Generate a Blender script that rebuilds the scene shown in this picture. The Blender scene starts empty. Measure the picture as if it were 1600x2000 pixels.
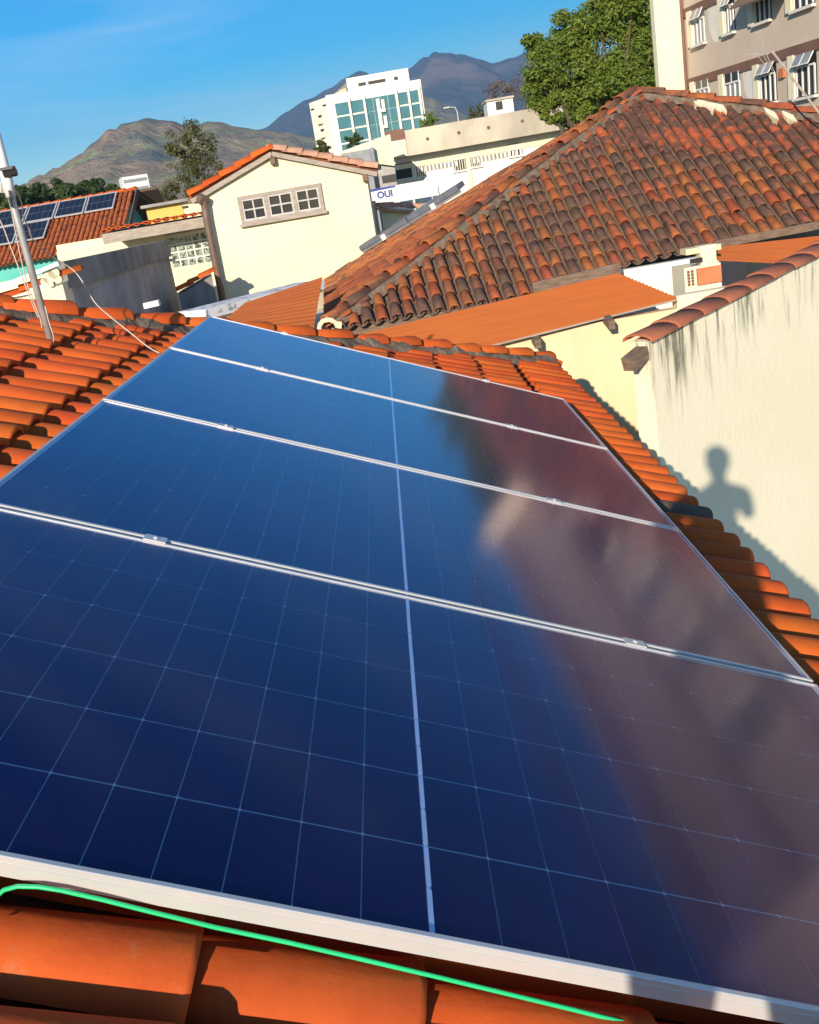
import bpy, math, random
from mathutils import Vector as Vec, Matrix, noise as mnoise

random.seed(11)
rnd = random.random
def U_(a, b): return random.uniform(a, b)
sc = bpy.context.scene
col = sc.collection
R = math.radians

# ------------------------------------------------------------------ camera, sky, sun, exposure
F_PX, CX, CY = 1939.9, 747.7, 987.0            # focal length and principal point on a 1600 x 2000 frame
RIGHT = Vec((0.9870679, -0.0046501, -0.160235))
DOWN = Vec((-0.1544051, -0.2962133, -0.9425586))
FWD = Vec((-0.0430807, 0.9551105, -0.2931007))
CAM = Vec((0.0, 0.0, 5.5))
cd = bpy.data.cameras.new('camera'); cam = bpy.data.objects.new('camera', cd); col.objects.link(cam)
cd.sensor_fit = 'VERTICAL'; cd.sensor_height = 24.0; cd.lens = 24.0 * F_PX / 2000.0
cd.shift_x = (800.0 - CX) / 2000.0; cd.shift_y = (CY - 1000.0) / 2000.0
cd.clip_start = 0.05; cd.clip_end = 40000.0
_r, _u, _b = RIGHT.normalized(), (-DOWN).normalized(), (-FWD).normalized()
cam.matrix_world = Matrix(((_r.x, _u.x, _b.x, CAM.x), (_r.y, _u.y, _b.y, CAM.y), (_r.z, _u.z, _b.z, CAM.z), (0, 0, 0, 1)))
sc.camera = cam

SUN = Vec((-0.2796, -0.9072, 0.3143)).normalized()      # towards the sun, behind the photographer
SUN_EL = math.asin(SUN.z)
w = bpy.data.worlds.new('World'); sc.world = w; w.use_nodes = True
nt = w.node_tree; nt.nodes.clear()
out = nt.nodes.new('ShaderNodeOutputWorld'); bg = nt.nodes.new('ShaderNodeBackground')
sky = nt.nodes.new('ShaderNodeTexSky'); sky.sky_type = 'NISHITA'; sky.sun_disc = False
sky.sun_elevation = SUN_EL; sky.sun_rotation = math.atan2(-SUN.x, SUN.y)
sky.altitude = 0; sky.air_density = 1.0; sky.dust_density = 0.25; sky.ozone_density = 3.0
# thin cirrus streaks, a function of direction only
tc = nt.nodes.new('ShaderNodeTexCoord'); mp = nt.nodes.new('ShaderNodeMapping')
mp.inputs['Rotation'].default_value = (0.0, R(-14), R(20)); mp.inputs['Scale'].default_value = (1.2, 1.2, 11.0)
nz = nt.nodes.new('ShaderNodeTexNoise'); nz.inputs['Scale'].default_value = 2.2; nz.inputs['Detail'].default_value = 7; nz.inputs['Roughness'].default_value = 0.55
nz.inputs['Distortion'].default_value = 0.6
rp = nt.nodes.new('ShaderNodeValToRGB'); rp.color_ramp.elements[0].position = 0.48; rp.color_ramp.elements[1].position = 0.80
rp.color_ramp.elements[1].color = (0.27, 0.27, 0.27, 1)
hs = nt.nodes.new('ShaderNodeHueSaturation'); hs.inputs['Saturation'].default_value = 1.85; hs.inputs['Value'].default_value = 1.0
mx = nt.nodes.new('ShaderNodeMix'); mx.data_type = 'RGBA'
nt.links.new(tc.outputs['Generated'], mp.inputs['Vector']); nt.links.new(mp.outputs['Vector'], nz.inputs['Vector'])
nt.links.new(nz.outputs['Fac'], rp.inputs['Fac']); nt.links.new(rp.outputs['Color'], mx.inputs[0])
nt.links.new(sky.outputs['Color'], hs.inputs['Color']); nt.links.new(hs.outputs['Color'], mx.inputs[6])
mx.inputs[7].default_value = (6.6, 7.4, 8.2, 1)
nt.links.new(mx.outputs[2], bg.inputs['Color']); bg.inputs['Strength'].default_value = 0.122
nt.links.new(bg.outputs[0], out.inputs['Surface'])

sl = bpy.data.lights.new('sun', 'SUN'); sun = bpy.data.objects.new('sun', sl); col.objects.link(sun)
sl.energy = 5.0; sl.angle = R(0.53); sl.color = (1.0, 0.87, 0.70)
sun.rotation_euler = SUN.to_track_quat('Z', 'Y').to_euler()
sc.view_settings.view_transform = 'Standard'; sc.view_settings.look = 'None'
sc.view_settings.exposure = 0.32; sc.view_settings.gamma = 1.0
sc.view_settings.use_curve_mapping = False
sc.cycles.max_bounces = 7; sc.cycles.transparent_max_bounces = 12; sc.cycles.use_denoising = True
sc.cycles.sample_clamp_indirect = 6.0

# ------------------------------------------------------------------ helpers
def ray(x, y):
    return (RIGHT * ((x - CX) / F_PX) + DOWN * ((y - CY) / F_PX) + FWD).normalized()
def at(x, y, Y):
    d = ray(x, y); return CAM + d * (Y / d.y)
def hit(x, y, P0, n):
    d = ray(x, y); return CAM + d * ((P0 - CAM).dot(n) / d.dot(n))
def proj(P):
    q = P - CAM; z = q.dot(FWD)
    if z < 0.05: return (-9999, -9999)
    return (CX + F_PX * q.dot(RIGHT) / z, CY + F_PX * q.dot(DOWN) / z)
def basis(x, y, z, o):
    return Matrix(((x.x, y.x, z.x, o.x), (x.y, y.y, z.y, o.y), (x.z, y.z, z.z, o.z), (0, 0, 0, 1)))
WM = {}
class Fr:
    """a building's own frame: x along its front (azimuth az), y into the building, z up"""
    def __init__(s, o, az):
        a = R(az); s.o = Vec((o[0], o[1], 0.0)); s.ex = Vec((math.sin(a), math.cos(a), 0)); s.ey = Vec((-math.cos(a), math.sin(a), 0)); s.ez = Vec((0, 0, 1))
        s.m = basis(s.ex, s.ey, s.ez, s.o)
    def loc(s, px, py, y=0.0):
        P = hit(px, py, s.o + s.ey * y, s.ey) - s.o
        return Vec((P.dot(s.ex), y, P.z))
    def w(s, x, y, z): return s.o + s.ex * x + s.ey * y + s.ez * z
    def l(s, P):
        q = P - s.o; return Vec((q.dot(s.ex), q.dot(s.ey), q.z))
def thing(name, label, cat, m, group=None):
    o = bpy.data.objects.new(name, None); col.objects.link(o); o.empty_display_size = 0.2
    o.matrix_world = m; WM[o] = m.copy(); o['label'] = label; o['category'] = cat
    if group: o['group'] = group
    return o
def link(name, me, parent=None, m=None, label=None):
    """a mesh object; m is its matrix inside its parent"""
    o = bpy.data.objects.new(name, me); col.objects.link(o)
    if parent is not None: o.parent = parent
    if m is not None: o.matrix_local = m
    if label: o['label'] = label
    return o
def tag(o, label, cat, group=None):
    o['label'] = label; o['category'] = cat
    if group: o['group'] = group
    return o
class MB:
    def __init__(s): s.v = []; s.f = []; s.mi = []
    def add(s, vs, fs, m=0):
        b = len(s.v); s.v += [tuple(v) for v in vs]
        for f in fs: s.f.append(tuple(i + b for i in f)); s.mi.append(m)
        return s
    def box(s, x0, x1, y0, y1, z0, z1, m=0, T=None):
        vs = [Vec((x, y, z)) for z in (z0, z1) for y in (y0, y1) for x in (x0, x1)]
        if T is not None: vs = [T @ v for v in vs]
        return s.add(vs, [(0, 2, 3, 1), (4, 5, 7, 6), (0, 1, 5, 4), (2, 6, 7, 3), (0, 4, 6, 2), (1, 3, 7, 5)], m)
    def prism(s, poly, d, m=0):
        """poly: list of points, extruded by vector d"""
        n = len(poly); a = [Vec(p) for p in poly]; b = [p + d for p in a]
        fs = [tuple(range(n)), tuple(range(2 * n - 1, n - 1, -1))]
        for i in range(n): j = (i + 1) % n; fs.append((i, i + n, j + n, j))
        return s.add(a + b, fs, m)
    def bar(s, a, b, wx, wz, up=Vec((0, 0, 1)), m=0):
        a, b = Vec(a), Vec(b); d = (b - a).normalized(); x = d.cross(up)
        if x.length < 1e-4: x = d.cross(Vec((1, 0, 0)))
        x.normalize(); z = x.cross(d)
        q = [(-wx / 2, -wz / 2), (wx / 2, -wz / 2), (wx / 2, wz / 2), (-wx / 2, wz / 2)]
        vs = [a + x * i + z * j for i, j in q] + [b + x * i + z * j for i, j in q]
        return s.add(vs, [(0, 1, 2, 3), (7, 6, 5, 4), (0, 4, 5, 1), (1, 5, 6, 2), (2, 6, 7, 3), (3, 7, 4, 0)], m)
    def tube(s, pts, r, seg=8, m=0):
        pts = [Vec(p) for p in pts]; rs = r if isinstance(r, (list, tuple)) else [r] * len(pts)
        vs = []; fs = []; ref = None
        for i, p in enumerate(pts):
            d = (pts[min(i + 1, len(pts) - 1)] - pts[max(i - 1, 0)]).normalized()
            if ref is None:
                ref = d.cross(Vec((0.3, 0.2, 1.0)))
                if ref.length < 0.05: ref = d.cross(Vec((1, 0, 0)))
            x = (ref - d * ref.dot(d)).normalized(); ref = x; y = d.cross(x)
            for k in range(seg):
                a = 2 * math.pi * k / seg; vs.append(p + x * (math.cos(a) * rs[i]) + y * (math.sin(a) * rs[i]))
        for i in range(len(pts) - 1):
            for k in range(seg):
                a = i * seg + k; b = i * seg + (k + 1) % seg; fs.append((a, b, b + seg, a + seg))
        n = len(pts) - 1
        fs.append(tuple(range(seg - 1, -1, -1))); fs.append(tuple(n * seg + k for k in range(seg)))
        return s.add(vs, fs, m)
    def mesh(s, name, mats, smooth=False):
        me = bpy.data.meshes.new(name); me.from_pydata(s.v, [], s.f)
        for m in (mats if isinstance(mats, (list, tuple)) else [mats]): me.materials.append(m)
        if len(me.materials) > 1: me.polygons.foreach_set('material_index', s.mi)
        if smooth: me.polygons.foreach_set('use_smooth', [True] * len(me.polygons))
        me.update(); return me
    def build(s, name, mats, parent=None, m=None, smooth=False, label=None):
        return link(name, s.mesh(name, mats, smooth), parent, m, label)

# ------------------------------------------------------------------ materials
def base_mat(name):
    m = bpy.data.materials.new(name); m.use_nodes = True; t = m.node_tree
    return m, t, t.nodes['Principled BSDF']
def nnode(t, kind, **kw):
    n = t.nodes.new(kind)
    for k, v in kw.items():
        if k in n.inputs: n.inputs[k].default_value = v
        else: setattr(n, k, v)
    return n
def noise_fac(t, scale, detail=5, rough=0.6, lo=0.35, hi=0.65, mapping=None, space='Object'):
    c = t.nodes.new('ShaderNodeTexCoord'); n = nnode(t, 'ShaderNodeTexNoise', Scale=scale, Detail=detail, Roughness=rough)
    src = c.outputs[space]
    if mapping:
        mp = t.nodes.new('ShaderNodeMapping'); mp.inputs['Scale'].default_value = mapping
        t.links.new(src, mp.inputs['Vector']); src = mp.outputs['Vector']
    oi = t.nodes.new('ShaderNodeObjectInfo')
    ad = t.nodes.new('ShaderNodeVectorMath'); ad.operation = 'ADD'
    cb = t.nodes.new('ShaderNodeMath'); cb.operation = 'MULTIPLY'; cb.inputs[1].default_value = 37.0
    t.links.new(oi.outputs['Random'], cb.inputs[0]); t.links.new(src, ad.inputs[0]); t.links.new(cb.outputs[0], ad.inputs[1])
    t.links.new(ad.outputs[0], n.inputs['Vector'])
    mr = nnode(t, 'ShaderNodeMapRange'); mr.inputs['From Min'].default_value = lo; mr.inputs['From Max'].default_value = hi
    t.links.new(n.outputs['Fac'], mr.inputs['Value'])
    return mr.outputs['Result'], n
def place_noise(t, scale, lo, hi, stretch=(1, 1, 1), detail=6):
    '''weathering that runs across neighbouring pieces (laid out in the place, not per piece)'''
    g_ = t.nodes.new('ShaderNodeNewGeometry'); mp = t.nodes.new('ShaderNodeMapping'); mp.inputs['Scale'].default_value = stretch
    n = nnode(t, 'ShaderNodeTexNoise', Scale=scale, Detail=detail, Roughness=0.65)
    t.links.new(g_.outputs['Position'], mp.inputs['Vector']); t.links.new(mp.outputs['Vector'], n.inputs['Vector'])
    mr = nnode(t, 'ShaderNodeMapRange'); mr.inputs['From Min'].default_value = lo; mr.inputs['From Max'].default_value = hi
    t.links.new(n.outputs['Fac'], mr.inputs['Value']); return mr.outputs['Result']
def mixc(t, fac, a, b, mode='MIX'):
    m = t.nodes.new('ShaderNodeMix'); m.data_type = 'RGBA'; m.blend_type = mode
    for sock, v in ((m.inputs[0], fac), (m.inputs[6], a), (m.inputs[7], b)):
        if hasattr(v, 'node'): t.links.new(v, sock)
        elif isinstance(v, (int, float)): sock.default_value = v
        else: sock.default_value = (*v, 1)
    return m.outputs[2]
def randval(t, colr, amt, hue=0.0):
    oi = t.nodes.new('ShaderNodeObjectInfo'); h = t.nodes.new('ShaderNodeHueSaturation')
    mr = nnode(t, 'ShaderNodeMapRange'); mr.inputs['To Min'].default_value = 1 - amt; mr.inputs['To Max'].default_value = 1 + amt
    t.links.new(oi.outputs['Random'], mr.inputs['Value']); t.links.new(mr.outputs['Result'], h.inputs['Value']); t.links.new(colr, h.inputs['Color'])
    if hue:
        m2 = t.nodes.new('ShaderNodeMath'); m2.operation = 'MULTIPLY'; m2.inputs[1].default_value = 7.31
        m3 = t.nodes.new('ShaderNodeMath'); m3.operation = 'FRACT'
        r2 = nnode(t, 'ShaderNodeMapRange'); r2.inputs['To Min'].default_value = 0.5 - hue; r2.inputs['To Max'].default_value = 0.5 + hue
        t.links.new(oi.outputs['Random'], m2.inputs[0]); t.links.new(m2.outputs[0], m3.inputs[0]); t.links.new(m3.outputs[0], r2.inputs['Value']); t.links.new(r2.outputs['Result'], h.inputs['Hue'])
    return h.outputs['Color']
def bump(t, p, scale, strength, dist=0.01, space='Object', mapping=None):
    f, n = noise_fac(t, scale, 6, 0.65, 0.0, 1.0, mapping, space)
    b = nnode(t, 'ShaderNodeBump', Strength=strength, Distance=dist)
    t.links.new(f, b.inputs['Height']); t.links.new(b.outputs['Normal'], p.inputs['Normal'])
def simple(name, c1, c2=None, scale=6, rough=0.8, amt=0.0, bmp=0.0, bscale=30, metal=0.0, spec=0.4, mapping=None, lo=0.35, hi=0.65, bdist=0.01, grime=0.0):
    m, t, p = base_mat(name)
    p.inputs['Roughness'].default_value = rough; p.inputs['Metallic'].default_value = metal
    p.inputs['Specular IOR Level'].default_value = spec
    if c2 is None: c2 = tuple(x * 0.85 for x in c1)
    f, _ = noise_fac(t, scale, 6, 0.6, lo, hi, mapping)
    c = mixc(t, f, c1, c2)
    if grime:
        g1 = place_noise(t, 1.1, 0.52, 0.80, (1, 1, 0.35), 8); c = mixc(t, g1, c, tuple(x * (1 - grime) for x in c1))
        g2 = place_noise(t, 5.0, 0.66, 0.74, (1, 1, 0.22), 8); c = mixc(t, g2, c, tuple(x * (1 - grime * 1.3) for x in c1))
    if amt: c = randval(t, c, amt)
    t.links.new(c, p.inputs['Base Color'])
    if bmp: bump(t, p, bscale, bmp, bdist)
    return m

def tile_new():
    m, t, p = base_mat('clay_tile_orange'); p.inputs['Roughness'].default_value = 0.82; p.inputs['Specular IOR Level'].default_value = 0.25
    f, _ = noise_fac(t, 7, 6, 0.65, 0.35, 0.7)
    c = mixc(t, f, (0.59, 0.112, 0.016), (0.49, 0.080, 0.013))
    f2, _ = noise_fac(t, 16, 6, 0.75, 0.60, 0.78); c = mixc(t, f2, c, (0.46, 0.17, 0.075))
    f3, _ = noise_fac(t, 2.6, 7, 0.78, 0.655, 0.74); c = mixc(t, f3, c, (0.15, 0.075, 0.045))
    f4, _ = noise_fac(t, 95, 3, 0.6, 0.71, 0.76); c = mixc(t, f4, c, (0.16, 0.06, 0.03))
    f5, _ = noise_fac(t, 5, 7, 0.8, 0.70, 0.76); c = mixc(t, f5, c, (0.48, 0.36, 0.24))
    w1 = place_noise(t, 1.7, 0.60, 0.74, detail=8); c = mixc(t, w1, c, (0.30, 0.105, 0.045))
    w2 = place_noise(t, 4.5, 0.66, 0.72, detail=8); c = mixc(t, w2, c, (0.12, 0.065, 0.045))
    c = randval(t, c, 0.15, 0.006); t.links.new(c, p.inputs['Base Color'])
    bump(t, p, 26, 0.30, 0.006); return m
def tile_old(name, dark, share, joined=False):
    """weathered clay: mostly dark with lichen, some tiles still orange on the crown"""
    m, t, p = base_mat(name); p.inputs['Roughness'].default_value = 0.9; p.inputs['Specular IOR Level'].default_value = 0.2
    f, _ = noise_fac(t, 6, 6, 0.7, 0.40, 0.62)
    org = mixc(t, f, (0.50, 0.150, 0.048), (0.34, 0.092, 0.040))
    f1, _ = noise_fac(t, 11, 7, 0.75, 0.32, 0.68)
    drk = mixc(t, f1, dark, (0.075, 0.046, 0.034))
    f5, _ = noise_fac(t, 26, 7, 0.75, 0.58, 0.72); drk = mixc(t, f5, drk, (0.25, 0.17, 0.11))
    oi = t.nodes.new('ShaderNodeObjectInfo'); fl, _n = noise_fac(t, 8, 8, 0.8, 0.25, 0.75)
    # the crown of a tile weathers clean first: grime keeps to its flanks and ends
    tcx = t.nodes.new('ShaderNodeTexCoord'); sx = t.nodes.new('ShaderNodeSeparateXYZ'); t.links.new(tcx.outputs['Object'], sx.inputs[0])
    ab_ = t.nodes.new('ShaderNodeMath'); ab_.operation = 'ABSOLUTE'; t.links.new(sx.outputs['Y'], ab_.inputs[0])
    fk = nnode(t, 'ShaderNodeMapRange'); fk.inputs['From Min'].default_value = 0.03; fk.inputs['From Max'].default_value = 0.085; fk.inputs['To Max'].default_value = 0.40
    t.links.new(ab_.outputs[0], fk.inputs['Value'])
    if joined: fk.inputs['To Max'].default_value = 0.0
    a0 = t.nodes.new('ShaderNodeMath'); a0.operation = 'ADD'; t.links.new(fk.outputs['Result'], a0.inputs[0])
    t.links.new(place_noise(t, 4.2, 0.34, 0.66, detail=1) if joined else oi.outputs['Random'], a0.inputs[1])
    a = t.nodes.new('ShaderNodeMath'); a.operation = 'MULTIPLY_ADD'; a.inputs[1].default_value = 0.75
    wv_ = place_noise(t, 0.9, 0.3, 0.7); a1 = t.nodes.new('ShaderNodeMath'); a1.operation = 'MULTIPLY_ADD'; a1.inputs[1].default_value = 0.75
    t.links.new(wv_, a1.inputs[0]); t.links.new(a0.outputs[0], a1.inputs[2])
    t.links.new(fl, a.inputs[0]); t.links.new(a1.outputs[0], a.inputs[2])
    mr = nnode(t, 'ShaderNodeMapRange'); mr.inputs['From Min'].default_value = share; mr.inputs['From Max'].default_value = share + 0.50
    t.links.new(a.outputs[0], mr.inputs['Value'])
    c = mixc(t, mr.outputs['Result'], org, drk)
    c = randval(t, c, 0.22, 0.01); t.links.new(c, p.inputs['Base Color']); bump(t, p, 45, 0.5, 0.008); return m

M = {}
M['tile'] = tile_new()
M['tile_old'] = tile_old('clay_tile_weathered', (0.175, 0.092, 0.058), 1.04)
M['tile_mid'] = tile_old('clay_tile_part_weathered', (0.17, 0.085, 0.055), 1.40)
M['tile_cop'] = simple('coping_clay', (0.46, 0.150, 0.070), (0.34, 0.105, 0.055), 5, 0.9, amt=0.1, bmp=0.3)
M['tile_old_far'] = tile_old('clay_tile_weathered_far', (0.175, 0.092, 0.058), 0.90, True)
M['tile_mid_far'] = tile_old('clay_tile_part_weathered_far', (0.17, 0.085, 0.055), 1.15, True)
M['tile_pan'] = simple('clay_pan', (0.33, 0.085, 0.028), (0.17, 0.05, 0.022), 9, 0.85, bmp=0.3)
M['tile_pan_old'] = simple('clay_pan_weathered', (0.10, 0.068, 0.053), (0.15, 0.09, 0.065), 12, 0.95, bmp=0.4)
M['mortar'] = simple('ridge_mortar', (0.25, 0.185, 0.13), (0.12, 0.085, 0.06), 9, 0.95, bmp=0.8, bscale=25, bdist=0.03)
M['mortar_white'] = simple('pale_mortar', (0.80, 0.70, 0.48), (0.62, 0.50, 0.34), 9, 0.95, bmp=0.5)
M['alu'] = simple('anodised_aluminium', (0.66, 0.655, 0.64), (0.60, 0.595, 0.585), 3, 0.42, metal=0.35, spec=0.5)
M['alu_dark'] = simple('brushed_rail', (0.45, 0.46, 0.48), (0.36, 0.37, 0.4), 5, 0.45, metal=0.7)
M['alu_blue'] = simple('panel_side_grey', (0.13, 0.15, 0.19), (0.20, 0.22, 0.26), 5, 0.45, metal=0.3)
M['backsheet'] = simple('white_backsheet', (0.90, 0.92, 0.97), (0.86, 0.88, 0.94), 5, 0.5)
M['ribbon'] = simple('tinned_ribbon', (0.72, 0.82, 1.0), (0.62, 0.74, 0.96), 20, 0.35, metal=0.0, spec=0.8)
def cell_mat():
    m, t, p = base_mat('silicon_cell'); p.inputs['Roughness'].default_value = 0.45
    c = t.nodes.new('ShaderNodeTexCoord'); wv = nnode(t, 'ShaderNodeTexWave', Scale=150.0); wv.bands_direction = 'Y'
    t.links.new(c.outputs['Object'], wv.inputs['Vector'])
    k = mixc(t, wv.outputs['Fac'], (0.0045, 0.003, 0.062), (0.006, 0.0045, 0.076))
    t.links.new(randval(t, k, 0.10), p.inputs['Base Color']); p.inputs['Specular IOR Level'].default_value = 0.15; return m
M['cell'] = cell_mat()
def glass_mat():
    """textured cover glass: clear, with a soft Fresnel reflection"""
    m = bpy.data.materials.new('cover_glass'); m.use_nodes = True; t = m.node_tree; t.nodes.clear()
    o = t.nodes.new('ShaderNodeOutputMaterial'); mixs = t.nodes.new('ShaderNodeMixShader'); tr = t.nodes.new('ShaderNodeBsdfTransparent')
    gl = nnode(t, 'ShaderNodeBsdfGlossy', Roughness=0.10); gl.inputs['Color'].default_value = (0.98, 0.85, 1.0, 1)
    # anti-reflection glass: almost no reflection head-on, strong towards grazing
    lw = nnode(t, 'ShaderNodeLayerWeight', Blend=0.5); pw_ = t.nodes.new('ShaderNodeMath'); pw_.operation = 'POWER'; pw_.inputs[1].default_value = 3.55
    ma = t.nodes.new('ShaderNodeMath'); ma.operation = 'MULTIPLY_ADD'; ma.inputs[1].default_value = 0.98; ma.inputs[2].default_value = 0.008
    t.links.new(lw.outputs['Facing'], pw_.inputs[0]); t.links.new(pw_.outputs[0], ma.inputs[0])
    # a thin film of dust, gathered in soft runs down the slope
    df = t.nodes.new('ShaderNodeBsdfDiffuse'); df.inputs['Color'].default_value = (0.42, 0.38, 0.36, 1)
    f1, _ = noise_fac(t, 2.2, 8, 0.7, 0.40, 0.80, (0.5, 2.4, 1)); f2, _ = noise_fac(t, 120, 3, 0.6, 0.70, 0.76)
    dm = t.nodes.new('ShaderNodeMath'); dm.operation = 'MULTIPLY'; dm.inputs[1].default_value = 0.010; t.links.new(f1, dm.inputs[0])
    d2 = t.nodes.new('ShaderNodeMath'); d2.operation = 'MULTIPLY_ADD'; d2.inputs[1].default_value = 0.05; t.links.new(f2, d2.inputs[0]); t.links.new(dm.outputs[0], d2.inputs[2])
    dmx = t.nodes.new('ShaderNodeMixShader'); t.links.new(d2.outputs[0], dmx.inputs[0]); t.links.new(tr.outputs[0], dmx.inputs[1]); t.links.new(df.outputs[0], dmx.inputs[2])
    t.links.new(ma.outputs[0], mixs.inputs[0]); t.links.new(dmx.outputs[0], mixs.inputs[1]); t.links.new(gl.outputs[0], mixs.inputs[2])
    t.links.new(mixs.outputs[0], o.inputs['Surface'])
    tr.inputs['Color'].default_value = (0.93, 0.95, 1.0, 1)
    return m
M['glass'] = glass_mat()
m_, t_, p_ = base_mat('glass_underside'); t_.nodes.remove(p_); tr_ = t_.nodes.new('ShaderNodeBsdfTransparent'); t_.links.new(tr_.outputs[0], t_.nodes['Material Output'].inputs['Surface']); M['clear'] = m_
M['green'] = simple('green_cable_sheath', (0.02, 0.62, 0.22), (0.02, 0.55, 0.19), 9, 0.4)
M['white'] = simple('white_paint', (0.80, 0.79, 0.76), (0.72, 0.70, 0.66), 3, 0.7)
M['cream'] = simple('cream_render', (0.80, 0.73, 0.52), (0.74, 0.66, 0.45), 0.8, 0.9, bmp=0.12, bscale=20, grime=0.22)
M['cream_yard'] = simple('cream_yard_render', (0.77, 0.66, 0.42), (0.74, 0.60, 0.36), 0.8, 0.9, bmp=0.15, bscale=14, grime=0.22)
M['cream_pale'] = simple('pale_cream_render', (0.82, 0.76, 0.56), (0.80, 0.72, 0.50), 0.9, 0.9, bmp=0.12, bscale=20, grime=0.22)
M['offwhite'] = simple('off_white_render', (0.82, 0.80, 0.74), (0.74, 0.71, 0.64), 1.5, 0.9, bmp=0.1, grime=0.22)
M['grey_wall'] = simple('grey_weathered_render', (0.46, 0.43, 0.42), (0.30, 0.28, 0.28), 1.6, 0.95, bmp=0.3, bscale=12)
M['parapet'] = simple('dirty_concrete', (0.36, 0.34, 0.33), (0.20, 0.185, 0.175), 1.4, 0.95, bmp=0.4, bscale=12, mapping=(1.3, 1.3, 0.6))
M['concrete'] = simple('stained_concrete', (0.62, 0.55, 0.42), (0.40, 0.35, 0.27), 0.5, 0.95, bmp=0.2, mapping=(1, 1, 0.5))
M['timber'] = simple('weathered_timber', (0.24, 0.165, 0.115), (0.13, 0.085, 0.06), 6, 0.85, bmp=0.4, mapping=(1, 6, 6))
M['timber_grey'] = simple('grey_timber', (0.42, 0.36, 0.30), (0.30, 0.255, 0.215), 5, 0.85, bmp=0.3, mapping=(1, 5, 5))
M['timber_pale'] = simple('pale_painted_timber', (0.58, 0.55, 0.52), (0.45, 0.42, 0.39), 6, 0.8)
M['pipe'] = simple('brown_downpipe', (0.20, 0.13, 0.095), (0.13, 0.085, 0.065), 3, 0.5)
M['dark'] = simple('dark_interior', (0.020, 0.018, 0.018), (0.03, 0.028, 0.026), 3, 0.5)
M['dark_glass'] = simple('window_pane', (0.025, 0.025, 0.028), (0.045, 0.045, 0.05), 2, 0.12, spec=0.6)
M['glass_teal'] = simple('tinted_curtain_glass', (0.03, 0.13, 0.17), (0.05, 0.18, 0.21), 0.3, 0.12, spec=0.7)
M['glass_grey'] = simple('ribbed_pane', (0.30, 0.31, 0.32), (0.20, 0.21, 0.22), 2, 0.25, spec=0.6)
M['glassblock'] = simple('glass_block', (0.36, 0.41, 0.36), (0.06, 0.075, 0.06), 14, 0.15, spec=0.7, lo=0.45, hi=0.55)
M['turq'] = simple('turquoise_paint', (0.12, 0.52, 0.46), (0.10, 0.45, 0.40), 2, 0.8)
M['yellow'] = simple('yellow_paint', (0.72, 0.50, 0.13), (0.66, 0.43, 0.11), 1, 0.85)
M['tower'] = simple('white_tower_cladding', (0.84, 0.80, 0.68), (0.78, 0.74, 0.62), 0.2, 0.8, grime=0.12)
M['beige'] = simple('beige_render', (0.66, 0.53, 0.42), (0.60, 0.48, 0.37), 0.6, 0.9, bmp=0.15, grime=0.22)
M['beige2'] = simple('patch_paint', (0.80, 0.74, 0.66), (0.74, 0.68, 0.6), 1.2, 0.9)
M['band'] = simple('brown_band', (0.22, 0.115, 0.085), (0.17, 0.09, 0.065), 1, 0.85)
M['galv'] = simple('galvanised_pipe', (0.55, 0.55, 0.52), (0.42, 0.42, 0.40), 12, 0.5, metal=0.4)
M['wire'] = simple('pale_wire', (0.62, 0.54, 0.45), (0.5, 0.43, 0.36), 9, 0.6)
M['black'] = simple('black_plastic', (0.015, 0.015, 0.018), (0.02, 0.02, 0.022), 5, 0.4)
M['blue_paint'] = simple('blue_sign_paint', (0.03, 0.05, 0.32), (0.03, 0.05, 0.28), 5, 0.6)
M['brick'] = simple('hollow_brick', (0.60, 0.21, 0.09), (0.5, 0.17, 0.075), 8, 0.9, bmp=0.3)
M['pinktile'] = simple('pale_verge_tile', (0.60, 0.33, 0.22), (0.46, 0.24, 0.16), 5, 0.9, amt=0.12)
M['old_cell'] = simple('distant_panel', (0.012, 0.013, 0.020), (0.016, 0.017, 0.028), 2, 0.2, spec=0.6)
M['ground'] = simple('town_ground', (0.20, 0.18, 0.15), (0.12, 0.13, 0.08), 0.05, 0.95)
M['bark'] = simple('bark', (0.12, 0.09, 0.065), (0.08, 0.06, 0.045), 8, 0.95, bmp=0.5)
def sheet_mat():
    m, t, p = base_mat('orange_sheet_roofing'); p.inputs['Roughness'].default_value = 0.6; p.inputs['Specular IOR Level'].default_value = 0.3
    f, _ = noise_fac(t, 1.2, 6, 0.7, 0.4, 0.7, (0.6, 6, 6)); c = mixc(t, f, (0.56, 0.150, 0.030), (0.47, 0.112, 0.026))
    f2, _ = noise_fac(t, 5, 6, 0.75, 0.62, 0.74, (0.5, 8, 8)); c = mixc(t, f2, c, (0.36, 0.11, 0.05))
    t.links.new(c, p.inputs['Base Color']); return m
M['sheet'] = sheet_mat()
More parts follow.
